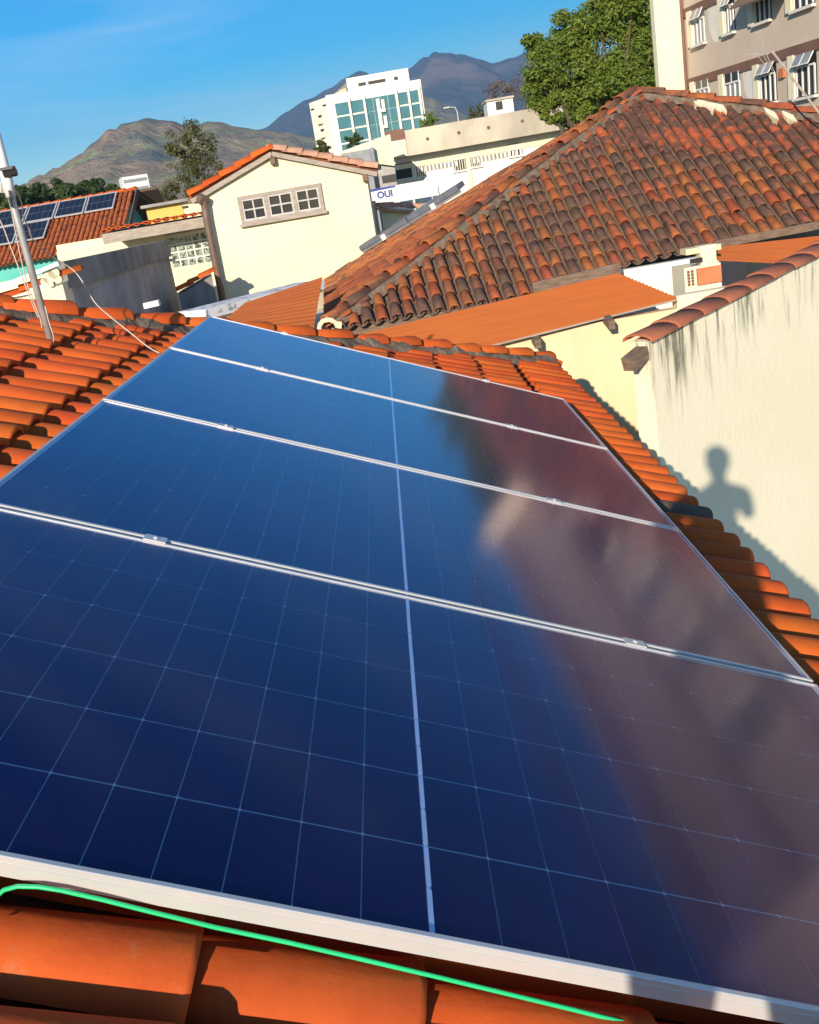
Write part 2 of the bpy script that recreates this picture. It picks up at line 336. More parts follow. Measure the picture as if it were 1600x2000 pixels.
def stained_wall():
    """cream render with black algae streaks running down from the coping"""
    m, t, p = base_mat('algae_streaked_render'); p.inputs['Roughness'].default_value = 0.92; p.inputs['Specular IOR Level'].default_value = 0.2
    f, _ = noise_fac(t, 0.9, 5, 0.6, 0.3, 0.7); c = mixc(t, f, (0.85, 0.785, 0.60), (0.81, 0.73, 0.53))
    st, _ = noise_fac(t, 1.0, 7, 0.72, 0.50, 0.66, (9.0, 9.0, 0.8))
    tcn = t.nodes.new('ShaderNodeTexCoord'); sx = t.nodes.new('ShaderNodeSeparateXYZ'); t.links.new(tcn.outputs['Object'], sx.inputs[0])
    ln, _ = noise_fac(t, 2.6, 3, 0.6, 0.25, 0.75, (1, 1, 0.02))
    # streak length varies along the wall: full at the coping (z=4.17), gone 0.15..1.0 m lower
    lo = t.nodes.new('ShaderNodeMath'); lo.operation = 'MULTIPLY_ADD'; lo.inputs[1].default_value = -1.05; lo.inputs[2].default_value = 4.12
    t.links.new(ln, lo.inputs[0])
    mr = nnode(t, 'ShaderNodeMapRange'); mr.inputs['From Max'].default_value = 4.2
    sl2 = t.nodes.new('ShaderNodeMath'); sl2.operation = 'MULTIPLY_ADD'; sl2.inputs[1].default_value = -0.115; t.links.new(sx.outputs['X'], sl2.inputs[0]); t.links.new(sx.outputs['Z'], sl2.inputs[2]); t.links.new(sl2.outputs[0], mr.inputs['Value']); t.links.new(lo.outputs[0], mr.inputs['From Min'])
    mu = t.nodes.new('ShaderNodeMath'); mu.operation = 'MULTIPLY'; t.links.new(st, mu.inputs[0]); t.links.new(mr.outputs['Result'], mu.inputs[1])
    mu2 = t.nodes.new('ShaderNodeMath'); mu2.operation = 'MULTIPLY'; mu2.inputs[1].default_value = 1.7; mu2.use_clamp = True; t.links.new(mu.outputs[0], mu2.inputs[0])
    c = mixc(t, mu2.outputs[0], c, (0.20, 0.185, 0.13))
    f6, _ = noise_fac(t, 5, 7, 0.8, 0.62, 0.75); c = mixc(t, f6, c, (0.70, 0.66, 0.52))
    t.links.new(c, p.inputs['Base Color']); bump(t, p, 14, 0.25, 0.02); return m
M['stain'] = stained_wall()
def leaf_mat(name, a, b, trans=0.35):
    m = bpy.data.materials.new(name); m.use_nodes = True; t = m.node_tree; p = t.nodes['Principled BSDF']
    p.inputs['Roughness'].default_value = 0.5; p.inputs['Specular IOR Level'].default_value = 0.35
    f, _ = noise_fac(t, 1.3, 4, 0.6, 0.3, 0.7); c = mixc(t, f, a, b)
    t.links.new(c, p.inputs['Base Color'])
    tl = t.nodes.new('ShaderNodeBsdfTranslucent'); t.links.new(c, tl.inputs['Color'])
    ms = t.nodes.new('ShaderNodeMixShader'); ms.inputs[0].default_value = trans
    t.links.new(p.outputs[0], ms.inputs[1]); t.links.new(tl.outputs[0], ms.inputs[2]); t.links.new(ms.outputs[0], t.nodes['Material Output'].inputs['Surface'])
    return m
M['leaf'] = leaf_mat('mango_leaves', (0.11, 0.185, 0.026), (0.25, 0.30, 0.045))
M['leaf_olive'] = leaf_mat('dry_olive_leaves', (0.16, 0.15, 0.05), (0.10, 0.12, 0.04))
M['leaf_dark'] = leaf_mat('distant_leaves', (0.05, 0.09, 0.025), (0.09, 0.13, 0.035))
M['leaf_brown'] = leaf_mat('bare_twigs', (0.22, 0.15, 0.10), (0.16, 0.12, 0.075))
def hill_mat(name, a, b, c3, s):
    m, t, p = base_mat(name); p.inputs['Roughness'].default_value = 1.0; p.inputs['Specular IOR Level'].default_value = 0.0
    f, _ = noise_fac(t, s, 8, 0.65, 0.44, 0.56, (1, 1, 2.5)); c = mixc(t, f, a, b)
    f9, _ = noise_fac(t, s * 7, 8, 0.75, 0.42, 0.58); c = mixc(t, f9, c, tuple(x * 0.66 for x in a))
    f2, _ = noise_fac(t, s * 2.1, 8, 0.7, 0.50, 0.60, (1, 1, 2)); c = mixc(t, f2, c, c3)
    t.links.new(c, p.inputs['Base Color']); bump(t, p, s * 12, 0.8, 12.0); return m
M['hill'] = hill_mat('dry_grass_hillside', (0.48, 0.34, 0.23), (0.36, 0.39, 0.19), (0.20, 0.21, 0.17), 0.0055)
M['mount'] = hill_mat('forested_mountain', (0.05, 0.07, 0.06), (0.075, 0.075, 0.06), (0.16, 0.12, 0.095), 0.0011)

# ------------------------------------------------------------------ the setting: ground, hills
g = MB(); g.add([(-9000, -9000, 0), (9000, -9000, 0), (9000, 9000, 0), (-9000, 9000, 0)], [(0, 1, 2, 3)])
go = g.build('ground', M['ground']); go['kind'] = 'structure'; go['label'] = 'town ground between the houses'

def hill(name, label, pts, Y0, near, far, mat, seed, rough=0.06, nx=170, ny=56):
    """a ridge whose skyline passes through the given directions at distance Y0; it falls off to both sides"""
    xs = [p[0] for p in pts]; mb = MB(); grid = []
    for i in range(nx + 1):
        px = xs[0] + (xs[-1] - xs[0]) * i / nx
        k = max(j for j in range(len(xs)) if xs[j] <= px + 1e-6); k = min(k, len(xs) - 2)
        t = (px - xs[k]) / (xs[k + 1] - xs[k]); t = t * t * (3 - 2 * t) * 0.6 + t * 0.4
        P = at(px, pts[k][1] * (1 - t) + pts[k + 1][1] * t, Y0)
        H = max(P.z, 1.0)
        for j in range(ny + 1):
            s = -1 + 2 * j / ny
            Y = Y0 + (s * near if s < 0 else s * far)
            x = P.x * (1 + 0.25 * (Y - Y0) / Y0)
            prof = max(0.0, 1 - abs(s)) ** 1.15
            q = Vec((x * 0.004 * 1500 / Y0, Y * 0.004 * 1500 / Y0, seed))
            r = abs(mnoise.fractal(q, 0.8, 2.1, 6)) - 0.25
            z = H * prof * (1 + r * rough * 6 * min(1, abs(s) * 5)) + H * rough * 0.35 * mnoise.fractal(q * 4, 0.7, 2.0, 4)
            if abs(s) > 0.97: z = -3
            mb.v.append((x, Y, max(z, -3)))
    for i in range(nx):
        for j in range(ny):
            a = i * (ny + 1) + j; b = a + ny + 1; mb.f.append((a, b, b + 1, a + 1)); mb.mi.append(0)
    o = mb.build(name, mat, smooth=True); o['kind'] = 'structure'; o['label'] = label
    return o
hill('hill', 'dry brown and green hill rising behind the houses on the left',
     [(-160, 425), (-60, 410), (0, 388), (30, 363), (48, 358), (66, 363), (100, 340), (150, 312), (185, 287), (215, 262), (240, 238), (262, 233), (285, 228), (310, 234), (340, 238), (362, 246), (385, 243), (405, 238), (430, 237), (460, 246), (500, 254), (550, 262), (610, 270), (680, 290), (760, 330)],
     1600, 800, 700, M['hill'], 3.1)
hill('mountain', 'blue hazy mountain ridge far behind the white tower',
     [(380, 330), (440, 285), (515, 250), (560, 222), (600, 197), (640, 174), (680, 150), (700, 138), (716, 141), (740, 158), (775, 155), (800, 134), (830, 113), (870, 107), (900, 108), (935, 118), (965, 122), (1000, 110), (1030, 100), (1100, 92), (1200, 110), (1330, 150), (1500, 210)],
     6200, 2600, 2400, M['mount'], 8.7, 0.05)
hill('hill', 'brown slope falling to the right between tower and concrete building',
     [(700, 205), (760, 178), (800, 176), (840, 190), (870, 206), (930, 232), (1000, 252), (1080, 262), (1160, 280)],
     2600, 900, 900, M['hill'], 5.5)

# ------------------------------------------------------------------ clay tiles
def tile_mesh(name, mat, L=0.42, w0=0.166, w1=0.138, h0=0.066, h1=0.054, th=0.013, seg=7, lift=0.016):
    """barrel cap tile: x runs down the slope, lower (wide) end at x=0"""
    mb = MB()
    def ring(x, w_, h_, dz):
        return [Vec((x, w_ / 2 * math.cos(math.pi * k / seg), dz + h_ * (math.sin(math.pi * k / seg) ** 0.85))) for k in range(seg + 1)]
    o0, o1 = ring(0, w0, h0, lift), ring(-L, w1, h1, 0)
    i0, i1 = ring(0, w0 - 2 * th, h0 - th, lift), ring(-L, w1 - 2 * th, h1 - th, 0)
    om = ring(-0.012, w0 + 0.004, h0 + 0.003, lift)
    n = seg + 1; vs = o0 + om + o1 + i0 + i1; fs = []
    for k in range(seg):
        fs.append((k, k + 1, n + k + 1, n + k)); fs.append((n + k, n + k + 1, 2 * n + k + 1, 2 * n + k))
        fs.append((3 * n + k + 1, 3 * n + k, 4 * n + k, 4 * n + k + 1))
        fs.append((k + 1, k, 3 * n + k, 3 * n + k + 1)); fs.append((2 * n + k, 2 * n + k + 1, 4 * n + k + 1, 4 * n + k))
    mb.add(vs, fs); me = mb.mesh(name, mat)
    sm = []
    for f in mb.f:
        sm.append(not (min(f) < n and max(f) >= 3 * n) and not (min(f) >= 2 * n and min(f) < 3 * n and max(f) >= 4 * n))
    me.polygons.foreach_set('use_smooth', sm); return me
def jit(x, y, z, a=1.0):
    if rnd() < 0.05: a *= 3.0          # a slipped tile now and then
    return Matrix.Translation((x + U_(-.006, .006) * a, y + U_(-.004, .004) * a, z + U_(-.003, .004) * a)) @ Matrix.Rotation(R(U_(-1.3, 1.3) * a), 4, 'Z') @ Matrix.Rotation(R(U_(-.9, .9) * a), 4, 'Y') @ Matrix.Rotation(R(U_(-1.5, 1.5) * a), 4, 'X')
def join_tiles(name, me, mats, parent, material):
    """many tiles as one stuff mesh"""
    mb = MB(); vs = [v.co.copy() for v in me.vertices]; fs = [tuple(p.vertices) for p in me.polygons]
    for m in mats: mb.add([m @ v for v in vs], fs)
    o = mb.build(name, material, parent); o['kind'] = 'stuff'; return o
def pan_sheet(name, parent, m, mat, spans, pitch, exp, z0, depth=0.05):
    """channel tiles between the caps: spans = list of (y of channel, x_top, x_bottom)"""
    mb = MB()
    for (y, xa, xb) in spans:
        x = xb
        while x > xa + 0.02:
            xt = max(x - exp - 0.03, xa)
            ring = lambda xx, dz, s: [Vec((xx, y + (k / 4 - .5) * pitch * s, z0 + dz + depth * ((k / 4 - .5) * 2) ** 2)) for k in range(5)]
            a, b = ring(x, 0.014, 0.84), ring(xt, 0.0, 0.80)
            c = [p - Vec((0, 0, 0.012)) for p in a]
            fs = [(k, k + 1, 6 + k, 5 + k) for k in range(4)] + [(10 + k + 1, 10 + k, k, k + 1) for k in range(4)]
            fs = [(k, k + 1, 5 + k + 1, 5 + k) for k in range(4)] + [(10 + k, 10 + k + 1, k + 1, k) for k in range(4)]
            mb.add([p for p in a + b + c], fs); x -= exp
    mb.v = [tuple(m @ Vec(v)) for v in mb.v]
    o = mb.build(name, mat, parent, smooth=True); o['kind'] = 'stuff'; return o

# ------------------------------------------------------------------ our house: hipped roof under the panels
PO = Vec((-0.0882849, 1.2242845, 4.4446537))
Ud = Vec((0.9238323, 0.0038614, -0.382778)); Vd = Vec((0.0, 0.9999491, 0.0100873)); Nd = Ud.cross(Vd).normalized()
def RP(u, v, n): return PO + Ud * u + Vd * v + Nd * n
ROOF_N = -0.150                     # level the caps rest on, below the panel faces
EXP, PITCH, U_EAVE, U_TOP = 0.35, 0.19, 1.60, -4.4
def v_hip(u): return 7.78 + (u - 1.53) * 0.94
base = Matrix.Translation((-1.5, 3.0, 0.0))
house = thing('tiled_house', 'low house with orange clay tile roof carrying the four solar panels', 'house', base)
RM = base.inverted() @ basis(Ud, Vd, Nd, PO)      # roof frame inside the house
cap = tile_mesh('cap_tile', M['tile'])
black_cap = tile_mesh('cap_tile_dark', M['tile_pan_old'])
seen, hidden = [], []
nv0, nv1 = int(-3.6 / PITCH), int(9.0 / PITCH)
for j in range(nv0, nv1):
    v = -0.028 + j * PITCH
    us = [1.62] + [1.42 - 0.005 + EXP * 0 - EXP * k for k in range(0, 17)]
    us = [1.60] + [1.42 - EXP * k for k in range(1, 17)]
    for k, u in enumerate(us):
        if u < U_TOP: continue
        if v > v_hip(u - 0.15) - 0.02: continue
        L_ = 1.0 if k else 1.0
        m = jit(u, v, ROOF_N)
        px, py = proj(RP(u - 0.15, v, ROOF_N + 0.06))
        under = abs(u - 0.15) < 1.02 and 0.12 < v < 5.15
        vis = (-140 < px < 1740) and (540 < py < 2120) and not under
        (seen if vis else hidden).append((m, j, k))
for m, j, k in seen:
    me = cap
    if k == 0 and j == 18: me = black_cap
    link('cap_tile', me, house, RM @ m)
join_tiles('covered_tiles', cap, [RM @ m for m, j, k in hidden], house, M['tile'])['label'] = 'orange cap tiles hidden under the panels and behind'
sp = []
for j in range(nv0, nv1):
    v = -0.028 + (j + 0.5) * PITCH
    if v > v_hip(1.5): continue
    ut = max(U_TOP, 1.53 + (v - 7.78) / 0.94 + 0.02); sp.append((v, ut, 1.57))
pan_sheet('pan_tiles', house, RM, M['tile_pan'], sp, PITCH * 1.02, EXP, ROOF_N - 0.045)
# deck, walls, eave board
d = MB()
d.prism([RP(U_TOP, -3.7, -.225), RP(1.5, -3.7, -.225), RP(1.5, v_hip(1.5) - .1, -.225), RP(U_TOP, v_hip(U_TOP), -.225)], Nd * -0.02)
hc = RP(1.5, v_hip(1.5), -.2); hr = RP(U_TOP, v_hip(U_TOP), -.2)
d.prism([hc, hr, hr + Vec((-1.0, 0, 0)), Vec((-5.2, hc.y + 0.02, hc.z))], Vec((0, 0.01, -0.03)))
d.v = [tuple(base.inverted() @ Vec(v)) for v in d.v]; d.build('roof_deck', M['timber'], house)
eb = MB(); eb.bar(RP(1.44, -3.6, -.29), RP(1.44, v_hip(1.44) - .1, -.29), 0.03, 0.13, Nd); eb.v = [tuple(base.inverted() @ Vec(v)) for v in eb.v]; eb.build('eave_board', M['timber'], house)
wl = MB(); wl.box(-5.0, 1.02, -2.4, 8.4, 0.0, 3.55); wl.v = [tuple(base.inverted() @ Vec(v)) for v in wl.v]; wl.build('wall', M['cream_pale'], house)
# hip caps bedded in mortar
hA, hB = RP(1.58, v_hip(1.58) + .05, -0.135), RP(-2.95, v_hip(-2.95) + .05, -0.135)
hd = (hA - hB); hl = hd.length; hd.normalize(); hs_ = hd.cross(Vec((0, 0, 1))).normalized(); hn = hs_.cross(hd)
hip_cap = tile_mesh('hip_tile', M['tile'], 0.44, 0.20, 0.16, 0.072, 0.056, 0.015, 7, 0.020)
n_h = int(hl / 0.365)
for i in range(n_h + 1):
    P = hA - hd * (i * 0.365); m = base.inverted() @ basis(hd, hn.cross(hd), hn, P + Vec((0, 0, 0.040))) @ jit(0, 0, 0, 2.0)
    link('hip_tile', hip_cap, house, m)
# upturned end tile at the lower end of the hip
P = hA + hd * 0.10 + Vec((0, 0, 0.03)); m = base.inverted() @ basis(hd, hn.cross(hd), hn, P) @ Matrix.Rotation(R(-62), 4, 'Y')
link('hip_end_tile', tile_mesh('hip_end_tile', M['tile'], 0.22, 0.17, 0.15, 0.07, 0.06, 0.015, 7, 0.0), house, m, 'upturned tile closing the lower end of the hip')
mm = MB(); rows = []
for i in range(int(hl / 0.06) + 1):
    P = hB + hd * (i * 0.06); r_ = []
    for s, dz in ((-0.165, -0.085), (-0.13, 0.02), (-0.07, 0.075), (0.07, 0.075), (0.13, 0.02), (0.165, -0.085)):
        q = mnoise.noise(P * 9 + Vec((s * 30, 0, 0))); r_.append(P + hs_ * (s + q * 0.022) + Vec((0, 0, dz + q * 0.025)))
    rows.append(r_)
for r_ in rows: mm.v += [tuple(base.inverted() @ q) for q in r_]
for i in range(len(rows) - 1):
    for k in range(5): a = i * 6 + k; mm.f.append((a, a + 6, a + 7, a + 1)); mm.mi.append(0)
mm.build('hip_mortar', M['mortar'], house, label='dark grey mortar bedding under the hip tiles')

# ------------------------------------------------------------------ the four solar panels
PW, PH, GAP = 2.384, 1.303, 0.020
PP = PH + GAP
FH = 0.035
hw = PW / 2
fl = MB()   # long bar: closed box profile with a lip on the glass side
def frame_long(side):
    mb = MB(); s = 1 if side > 0 else -1
    y0 = PH if s > 0 else 0.0
    prof = [(0, -FH), (0, -0.0015), (0.0015, 0), (0.0105, 0), (0.0105, -0.0022), (0.003, -0.004), (0.003, -FH + 0.002), (0.028, -FH + 0.002), (0.028, -FH)]
    a = [Vec((-hw, y0 - s * p[0], p[1])) for p in prof]; b = [Vec((hw, y0 - s * p[0], p[1])) for p in prof]; n = len(prof)
    mb.add(a + b, [(i, (i + 1) % n, (i + 1) % n + n, i + n) if s < 0 else (i + n, (i + 1) % n + n, (i + 1) % n, i) for i in range(n)])
    # raised bead along the outer face, and mitred end plates
    mb.box(-hw + .0, hw, y0 - (0.0012 if s < 0 else -0.0012), y0 + 0.0001, -0.013, -0.011)
    for x in (-hw, hw): mb.box(x - 0.0008, x + 0.0008, min(y0, y0 - s * 0.0105), max(y0, y0 - s * 0.0105), -FH, -0.0004)
    return mb
def frame_short(side):
    mb = MB(); s = 1 if side > 0 else -1; x0 = hw * s
    prof = [(0.0, -FH + .001), (0.0, -0.0019), (0.0015, -0.0004), (0.0105, -0.0004), (0.0105, -0.0026), (0.003, -0.0044), (0.003, -FH + 0.003), (0.026, -FH + 0.003), (0.026, -FH + .001)]
    a = [Vec((x0 - s * p[0], 0.0107, p[1])) for p in prof]; b = [Vec((x0 - s * p[0], PH - 0.0107, p[1])) for p in prof]; n = len(prof)
    mb.add(a + b, [(i, (i + 1) % n, (i + 1) % n + n, i + n) for i in range(n)])
    return mb
me_fl = [frame_long(-1).mesh('frame_bar_long', M['alu']), frame_long(1).mesh('frame_bar_long', M['alu'])]
me_fs = [frame_short(-1).mesh('frame_bar_short', M['alu']), frame_short(1).mesh('frame_bar_short', M['alu'])]
CU, CV = 0.1064, 0.2130; gu, gv, ch = 0.0019, 0.0044, 0.0018
cm = MB(); a, b = CU / 2 - gu / 2, CV / 2 - gv / 2
cm.prism([Vec(p) for p in ((-a + ch, -b, 0), (a - ch, -b, 0), (a, -b + ch, 0), (a, b - ch, 0), (a - ch, b, 0), (-a + ch, b, 0), (-a, b - ch, 0), (-a, -b + ch, 0))], Vec((0, 0, -0.0006)))
me_cell = cm.mesh('cell', M['cell'])
bk = MB(); bk.box(-hw + .004, hw - .004, .004, PH - .004, -0.0105, -0.0085); me_back = bk.mesh('backsheet', M['backsheet'])
gm = MB(); gm.box(-hw + .0032, hw - .0032, .0032, PH - .0032, -0.0050, -0.0021); gm.mi = [1, 0, 1, 1, 1, 1]
me_glass = gm.mesh('glass', [M['glass'], M['clear']])
rb = MB(); rb.box(-0.0042, 0.0042, -0.048, 0.048, -0.0062, -0.0057); me_rib = rb.mesh('ribbon', M['ribbon'])
rb = MB(); rb.box(-0.0022, 0.0022, -0.058, 0.058, -0.0062, -0.0058); me_rib2 = rb.mesh('ribbon', M['ribbon'])
jb = MB(); jb.box(-0.06, 0.06, PH / 2 - .04, PH / 2 + .04, -0.028, -0.0106); me_jb = jb.mesh('junction_box', M['black'])
plabels = ['dark blue solar panel nearest the camera, its silver front edge in full view',
           'dark blue solar panel second from the front of the row',
           'blue solar panel third from the front, just below the farthest one',
           'bright blue solar panel at the far end of the row, beside the hip']
for i in range(4):
    tilt = 0.0
    pm = basis(Ud, Vd, Nd, RP(0, i * PP, 0))
    t = thing('solar_panel', plabels[i], 'solar panel', pm, 'solar panels in a row on our roof')
    for me in me_fl + me_fs: link('frame_bar', me, t)
    link('backsheet', me_back, t); link('glass', me_glass, t); link('junction_box', me_jb, t)
    for r_ in range(6):
        for c_ in range(22):
            s = -1 if c_ < 11 else 1; k = (10 - c_) if c_ < 11 else (c_ - 11)
            x = s * (0.0040 + CU * (k + 0.5)); y = PH / 2 + (r_ - 2.5) * CV
            link('cell', me_cell, t, Matrix.Translation((x, y, -0.0066)))
        for q in (0.25, 0.75):
            link('ribbon', me_rib, t, Matrix.Translation((U_(-.0006, .0006), PH / 2 + (r_ - 3 + q) * CV, 0)))
            link('ribbon', me_rib2, t, Matrix.Translation((U_(-.0012, .0012), PH / 2 + (r_ - 3 + q + .25) * CV, 0)))
# rails with their clamps
for s, lab in ((-1, 'aluminium mounting rail under the left half of the panels'), (1, 'aluminium mounting rail under the right half of the panels')):
    u0 = -0.70 if s < 0 else 0.655
    t = thing('mounting_rail', lab, 'mounting rail', basis(Ud, Vd, Nd, RP(u0, 0, 0)), 'rails carrying the panels')
    mb = MB(); mb.box(-.02, .02, -.03, 4 * PP + .02, -FH - .042, -FH - .001); mb.build('rail', M['alu_dark'], t)
    for i in (1, 2, 3):
        y = i * PP - GAP / 2; mb = MB()
        mb.box(-.030, .030, y - .0185, y + .0185, 0.0008, 0.0042); mb.box(-.030, .030, y - .007, y + .007, -FH, 0.0030)
        mb.tube([(0, y, .0042), (0, y, .0092)], .0062, 6); mb.build('mid_clamp', M['alu'], t)
    for y, sg in ((0, -1), (4 * PP - GAP, 1)):
        mb = MB(); mb.box(-.022, .022, min(y, y + sg * .022) + sg * .0008, max(y, y + sg * .022) + sg * .0008, -FH - .001, 0.0); mb.box(-.022, .022, min(y - sg * .008, y + sg * .0225), max(y - sg * .008, y + sg * .0225), 0.0008, 0.0040)
        mb.tube([(0, y + sg * .013, .0040), (0, y + sg * .013, .009)], .006, 6); mb.build('end_clamp', M['alu'], t)
    for y in [0.25 + 1.25 * q for q in range(5)]:
        mb = MB(); mb.bar((0.03, y, -FH - .02), (0.03, y, -0.19), .035, .005, Vec((1, 0, 0))); mb.build('roof_hook', M['galv'], t)
# green earth cable under the front edge
def front_pt(px, py, v, n=None):
    P0 = RP(0, v, 0); return hit(px, py, P0, Vd)
gp = [(-30, 1775), (-8, 1752), (8, 1738), (35, 1731), (75, 1732), (120, 1739), (200, 1757), (300, 1782), (420, 1811), (560, 1840), (700, 1872), (850, 1907), (1000, 1943), (1120, 1972), (1180, 1987), (1260, 2006), (1400, 2040)]
c3 = [front_pt(x, y, -0.014) for x, y in gp]
mb = MB(); mb.tube(c3, 0.0036, 8); tag(mb.build('green_cable', M['green'], smooth=True), 'bright green earth cable hanging along the front panel edge', 'cable')

# ------------------------------------------------------------------ neighbour house with the big weathered roof
e_az = 87.0
nb = Fr(at(665, 640, 12.9), e_az)
Lz = at(665, 640, 12.9).z
th_ = R(30)
upF = (nb.ey * math.cos(th_) + Vec((0, 0, math.sin(th_)))); dnF = -upF; nF = nb.ex.cross(upF).normalized()
if nF.z < 0: nF = -nF
acF = nF.cross(dnF).normalized()                 # across, so that down x across = normal
L0 = nb.w(0, 0, Lz)
neigh = thing('neighbour_house', 'neighbour house with large weathered dark and orange hipped tile roof', 'house', nb.m)
NBI = nb.m.inverted()
FM = NBI @ basis(dnF, acF, nF, L0)
def fab(px, py):
    q = hit(px, py, L0, nF) - L0; return (q.dot(nb.ex), q.dot(upF))
sgn = acF.dot(nb.ex)
PK = hit(1240, 186, L0, nF); CN = hit(640, 640, L0, nF)
pk = fab(1240, 186); cn = fab(640, 640); rr = fab(1600, 232)
def top_b(a):                                   # upper limit of the front slope at position a along the eave
    if a < pk[0]: return cn[1] + (a - cn[0]) * (pk[1] - cn[1]) / (pk[0] - cn[0])
    return pk[1] + (a - pk[0]) * (rr[1] - pk[1]) / (rr[0] - pk[0])
def bot_b(a):
    return -0.02 if a < 2.58 else 0.20 + (a - 2.6) * 0.075
oc = tile_mesh('weathered_cap_tile', M['tile_old'], 0.38, 0.142, 0.124, 0.062, 0.054, 0.013, 6, 0.011)
cand = []; spans = []; pit = 0.186; ex_ = 0.30
for j in range(-1, 46):
    a = j * pit; b = bot_b(a); tb = top_b(a)
    if a < cn[0] or a > 8.3: continue
    while b < tb - 0.10:
        P = L0 + nb.ex * a + upF * (b + .18); cand.append(((P - CAM).length, jit(-b, a * sgn, 0, 1.6), a, b)); b += ex_
    a2 = a + pit / 2
    if top_b(a2) > bot_b(a2) + .1: spans.append((a2 * sgn, -top_b(a2), -bot_b(a2) - 0.005))
cand.sort(key=lambda c: c[0])
for c in cand[:290]: link('weathered_cap_tile', oc, neigh, FM @ c[1])
join_tiles('far_weathered_tiles', oc, [FM @ c[1] for c in cand[290:]], neigh, M['tile_old_far'])
pan_sheet('weathered_pan_tiles', neigh, FM, M['tile_pan_old'], spans, pit * 1.03, ex_, -0.045, 0.055)
# left slope, seen nearly edge-on: contains the eave (along ey) and the hip
hipd = PK - CN
nL = nb.ey.cross(hipd).normalized()
if nL.z < 0: nL = -nL
dnL = (nb.ey.cross(nL)).normalized()
if dnL.z > 0: dnL = -dnL
acL = nL.cross(dnL).normalized()
LM = NBI @ basis(dnL, acL, nL, CN)
s2 = acL.dot(nb.ey)
def lab_(px, py):
    q = hit(px, py, CN, nL) - CN; return (q.dot(nb.ey), -q.dot(dnL))     # (back along the eave, up the slope)
pkl = ((PK - CN).dot(nb.ey), -(PK - CN).dot(dnL))
bl = 9.2                                          # length of the left eave
mc = tile_mesh('side_cap_tile', M['tile_mid'], 0.38, 0.142, 0.124, 0.062, 0.054, 0.013, 6, 0.011)
scand = []; sspan = []
for j in range(0, int(bl / pit)):
    y = 0.08 + j * pit
    tp = y * pkl[1] / pkl[0] if y < pkl[0] else pkl[1] * max(0, (bl - y) / (bl - pkl[0]))
    b = -0.02
    while b < tp - 0.1:
        scand.append(((L0 + nb.ey * y - dnL * b - CAM).length, jit(-b, y * s2, 0, 1.6))); b += ex_
    sspan.append(((y + pit / 2) * s2, -tp, 0.0))
scand.sort(key=lambda c: c[0])
for c in scand[:290]: link('side_cap_tile', mc, neigh, LM @ c[1])
join_tiles('far_side_tiles', mc, [LM @ c[1] for c in scand[290:]], neigh, M['tile_mid_far'])
pan_sheet('side_pan_tiles', neigh, LM, M['tile_pan_old'], sspan, pit * 1.03, ex_, -0.045, 0.055)
# hips
def hip_row(A, B, name, mat, step=0.40, lift=0.06, mort=None):
    d_ = (A - B); n_ = int(d_.length / step); d_.normalize(); s_ = d_.cross(Vec((0, 0, 1))).normalized(); up_ = s_.cross(d_)
    me = tile_mesh(name, mat, step + .07, 0.20, 0.165, 0.085, 0.07, 0.015, 6, 0.03)
    for i in range(n_):
        P_ = A - d_ * (i * step) + Vec((0, 0, lift))
        link(name, me, neigh, NBI @ basis(d_, up_.cross(d_), up_, P_) @ jit(0, 0, 0, 1.5))
    if mort:
        mb = MB(); q0 = None
        for i in range(int((A - B).length / 0.1) + 1):
            P_ = B + d_ * i * 0.1; r_ = []
            for s0, dz in ((-0.16, -0.05), (-0.11, 0.05), (0.0, 0.10), (0.11, 0.05), (0.16, -0.05)):
                q = mnoise.noise(P_ * 7 + Vec((s0 * 30, 0, 0))); r_.append(tuple(NBI @ (P_ + s_ * (s0 + q * .03) + Vec((0, 0, dz + q * .03)))))
            mb.v += r_
        n5 = len(mb.v) // 5
        for i in range(n5 - 1):
            for k in range(4): a_ = i * 5 + k; mb.f.append((a_, a_ + 5, a_ + 6, a_ + 1)); mb.mi.append(0)
        mb.build(name + '_mortar', mort, neigh)
hip_row(CN, PK, 'hip_tile', M['tile_mid'], mort=M['mortar'])
RR = L0 + nb.ex * 8.3 + upF * top_b(8.3)
hip_row(RR, PK, 'ridge_tile', M['tile_mid'], mort=M['mortar'])
# pale mortar patches under the right hand hip
for (p0, p1) in (((1352, 205), (1412, 218)), ((1490, 222), (1512, 232)), ((1524, 228), (1548, 238))):
    A_, B_ = hit(*p0, L0, nF), hit(*p1, L0, nF); mb = MB(); k_ = 8
    top, bot = [], []
    for i in range(k_ + 1):
        P_ = A_.lerp(B_, i / k_); up2 = 0.02; dn2 = 0.10 + 0.16 * abs(math.sin(i * 1.3)) * (0.4 + 0.6 * math.sin(math.pi * i / k_))
        top.append(P_ + upF * up2 + nF * .10); bot.append(P_ - upF * dn2 + nF * 0.075)
    poly = top + bot[::-1]; mb.prism(poly, nF * -0.09); mb.v = [tuple(NBI @ Vec(v)) for v in mb.v]
    mb.build('mortar_patch', M['mortar_white'], neigh, label='pale mortar patch under the ridge tiles')
# white blob of mortar at the foot of the hip
mb = MB(); Q = CN + Vec((0.02, -.1, .02))
pts_ = [Q + nb.ex * x + Vec((0, 0, z)) for x, z in ((-.16, -.03), (-.13, .06), (-.07, .11), (0, .12), (.07, .10), (.12, .05), (.18, .03), (.16, -.05), (.09, -.03), (.07, .03), (.02, .06), (-.05, .06), (-.09, .02), (-.10, -.04))]
mb.prism(pts_, Vec((0, .07, 0))); mb.v = [tuple(NBI @ Vec(v)) for v in mb.v]; mb.build('mortar_end', M['mortar_white'], neigh, label='white mortar closing the foot of the hip')
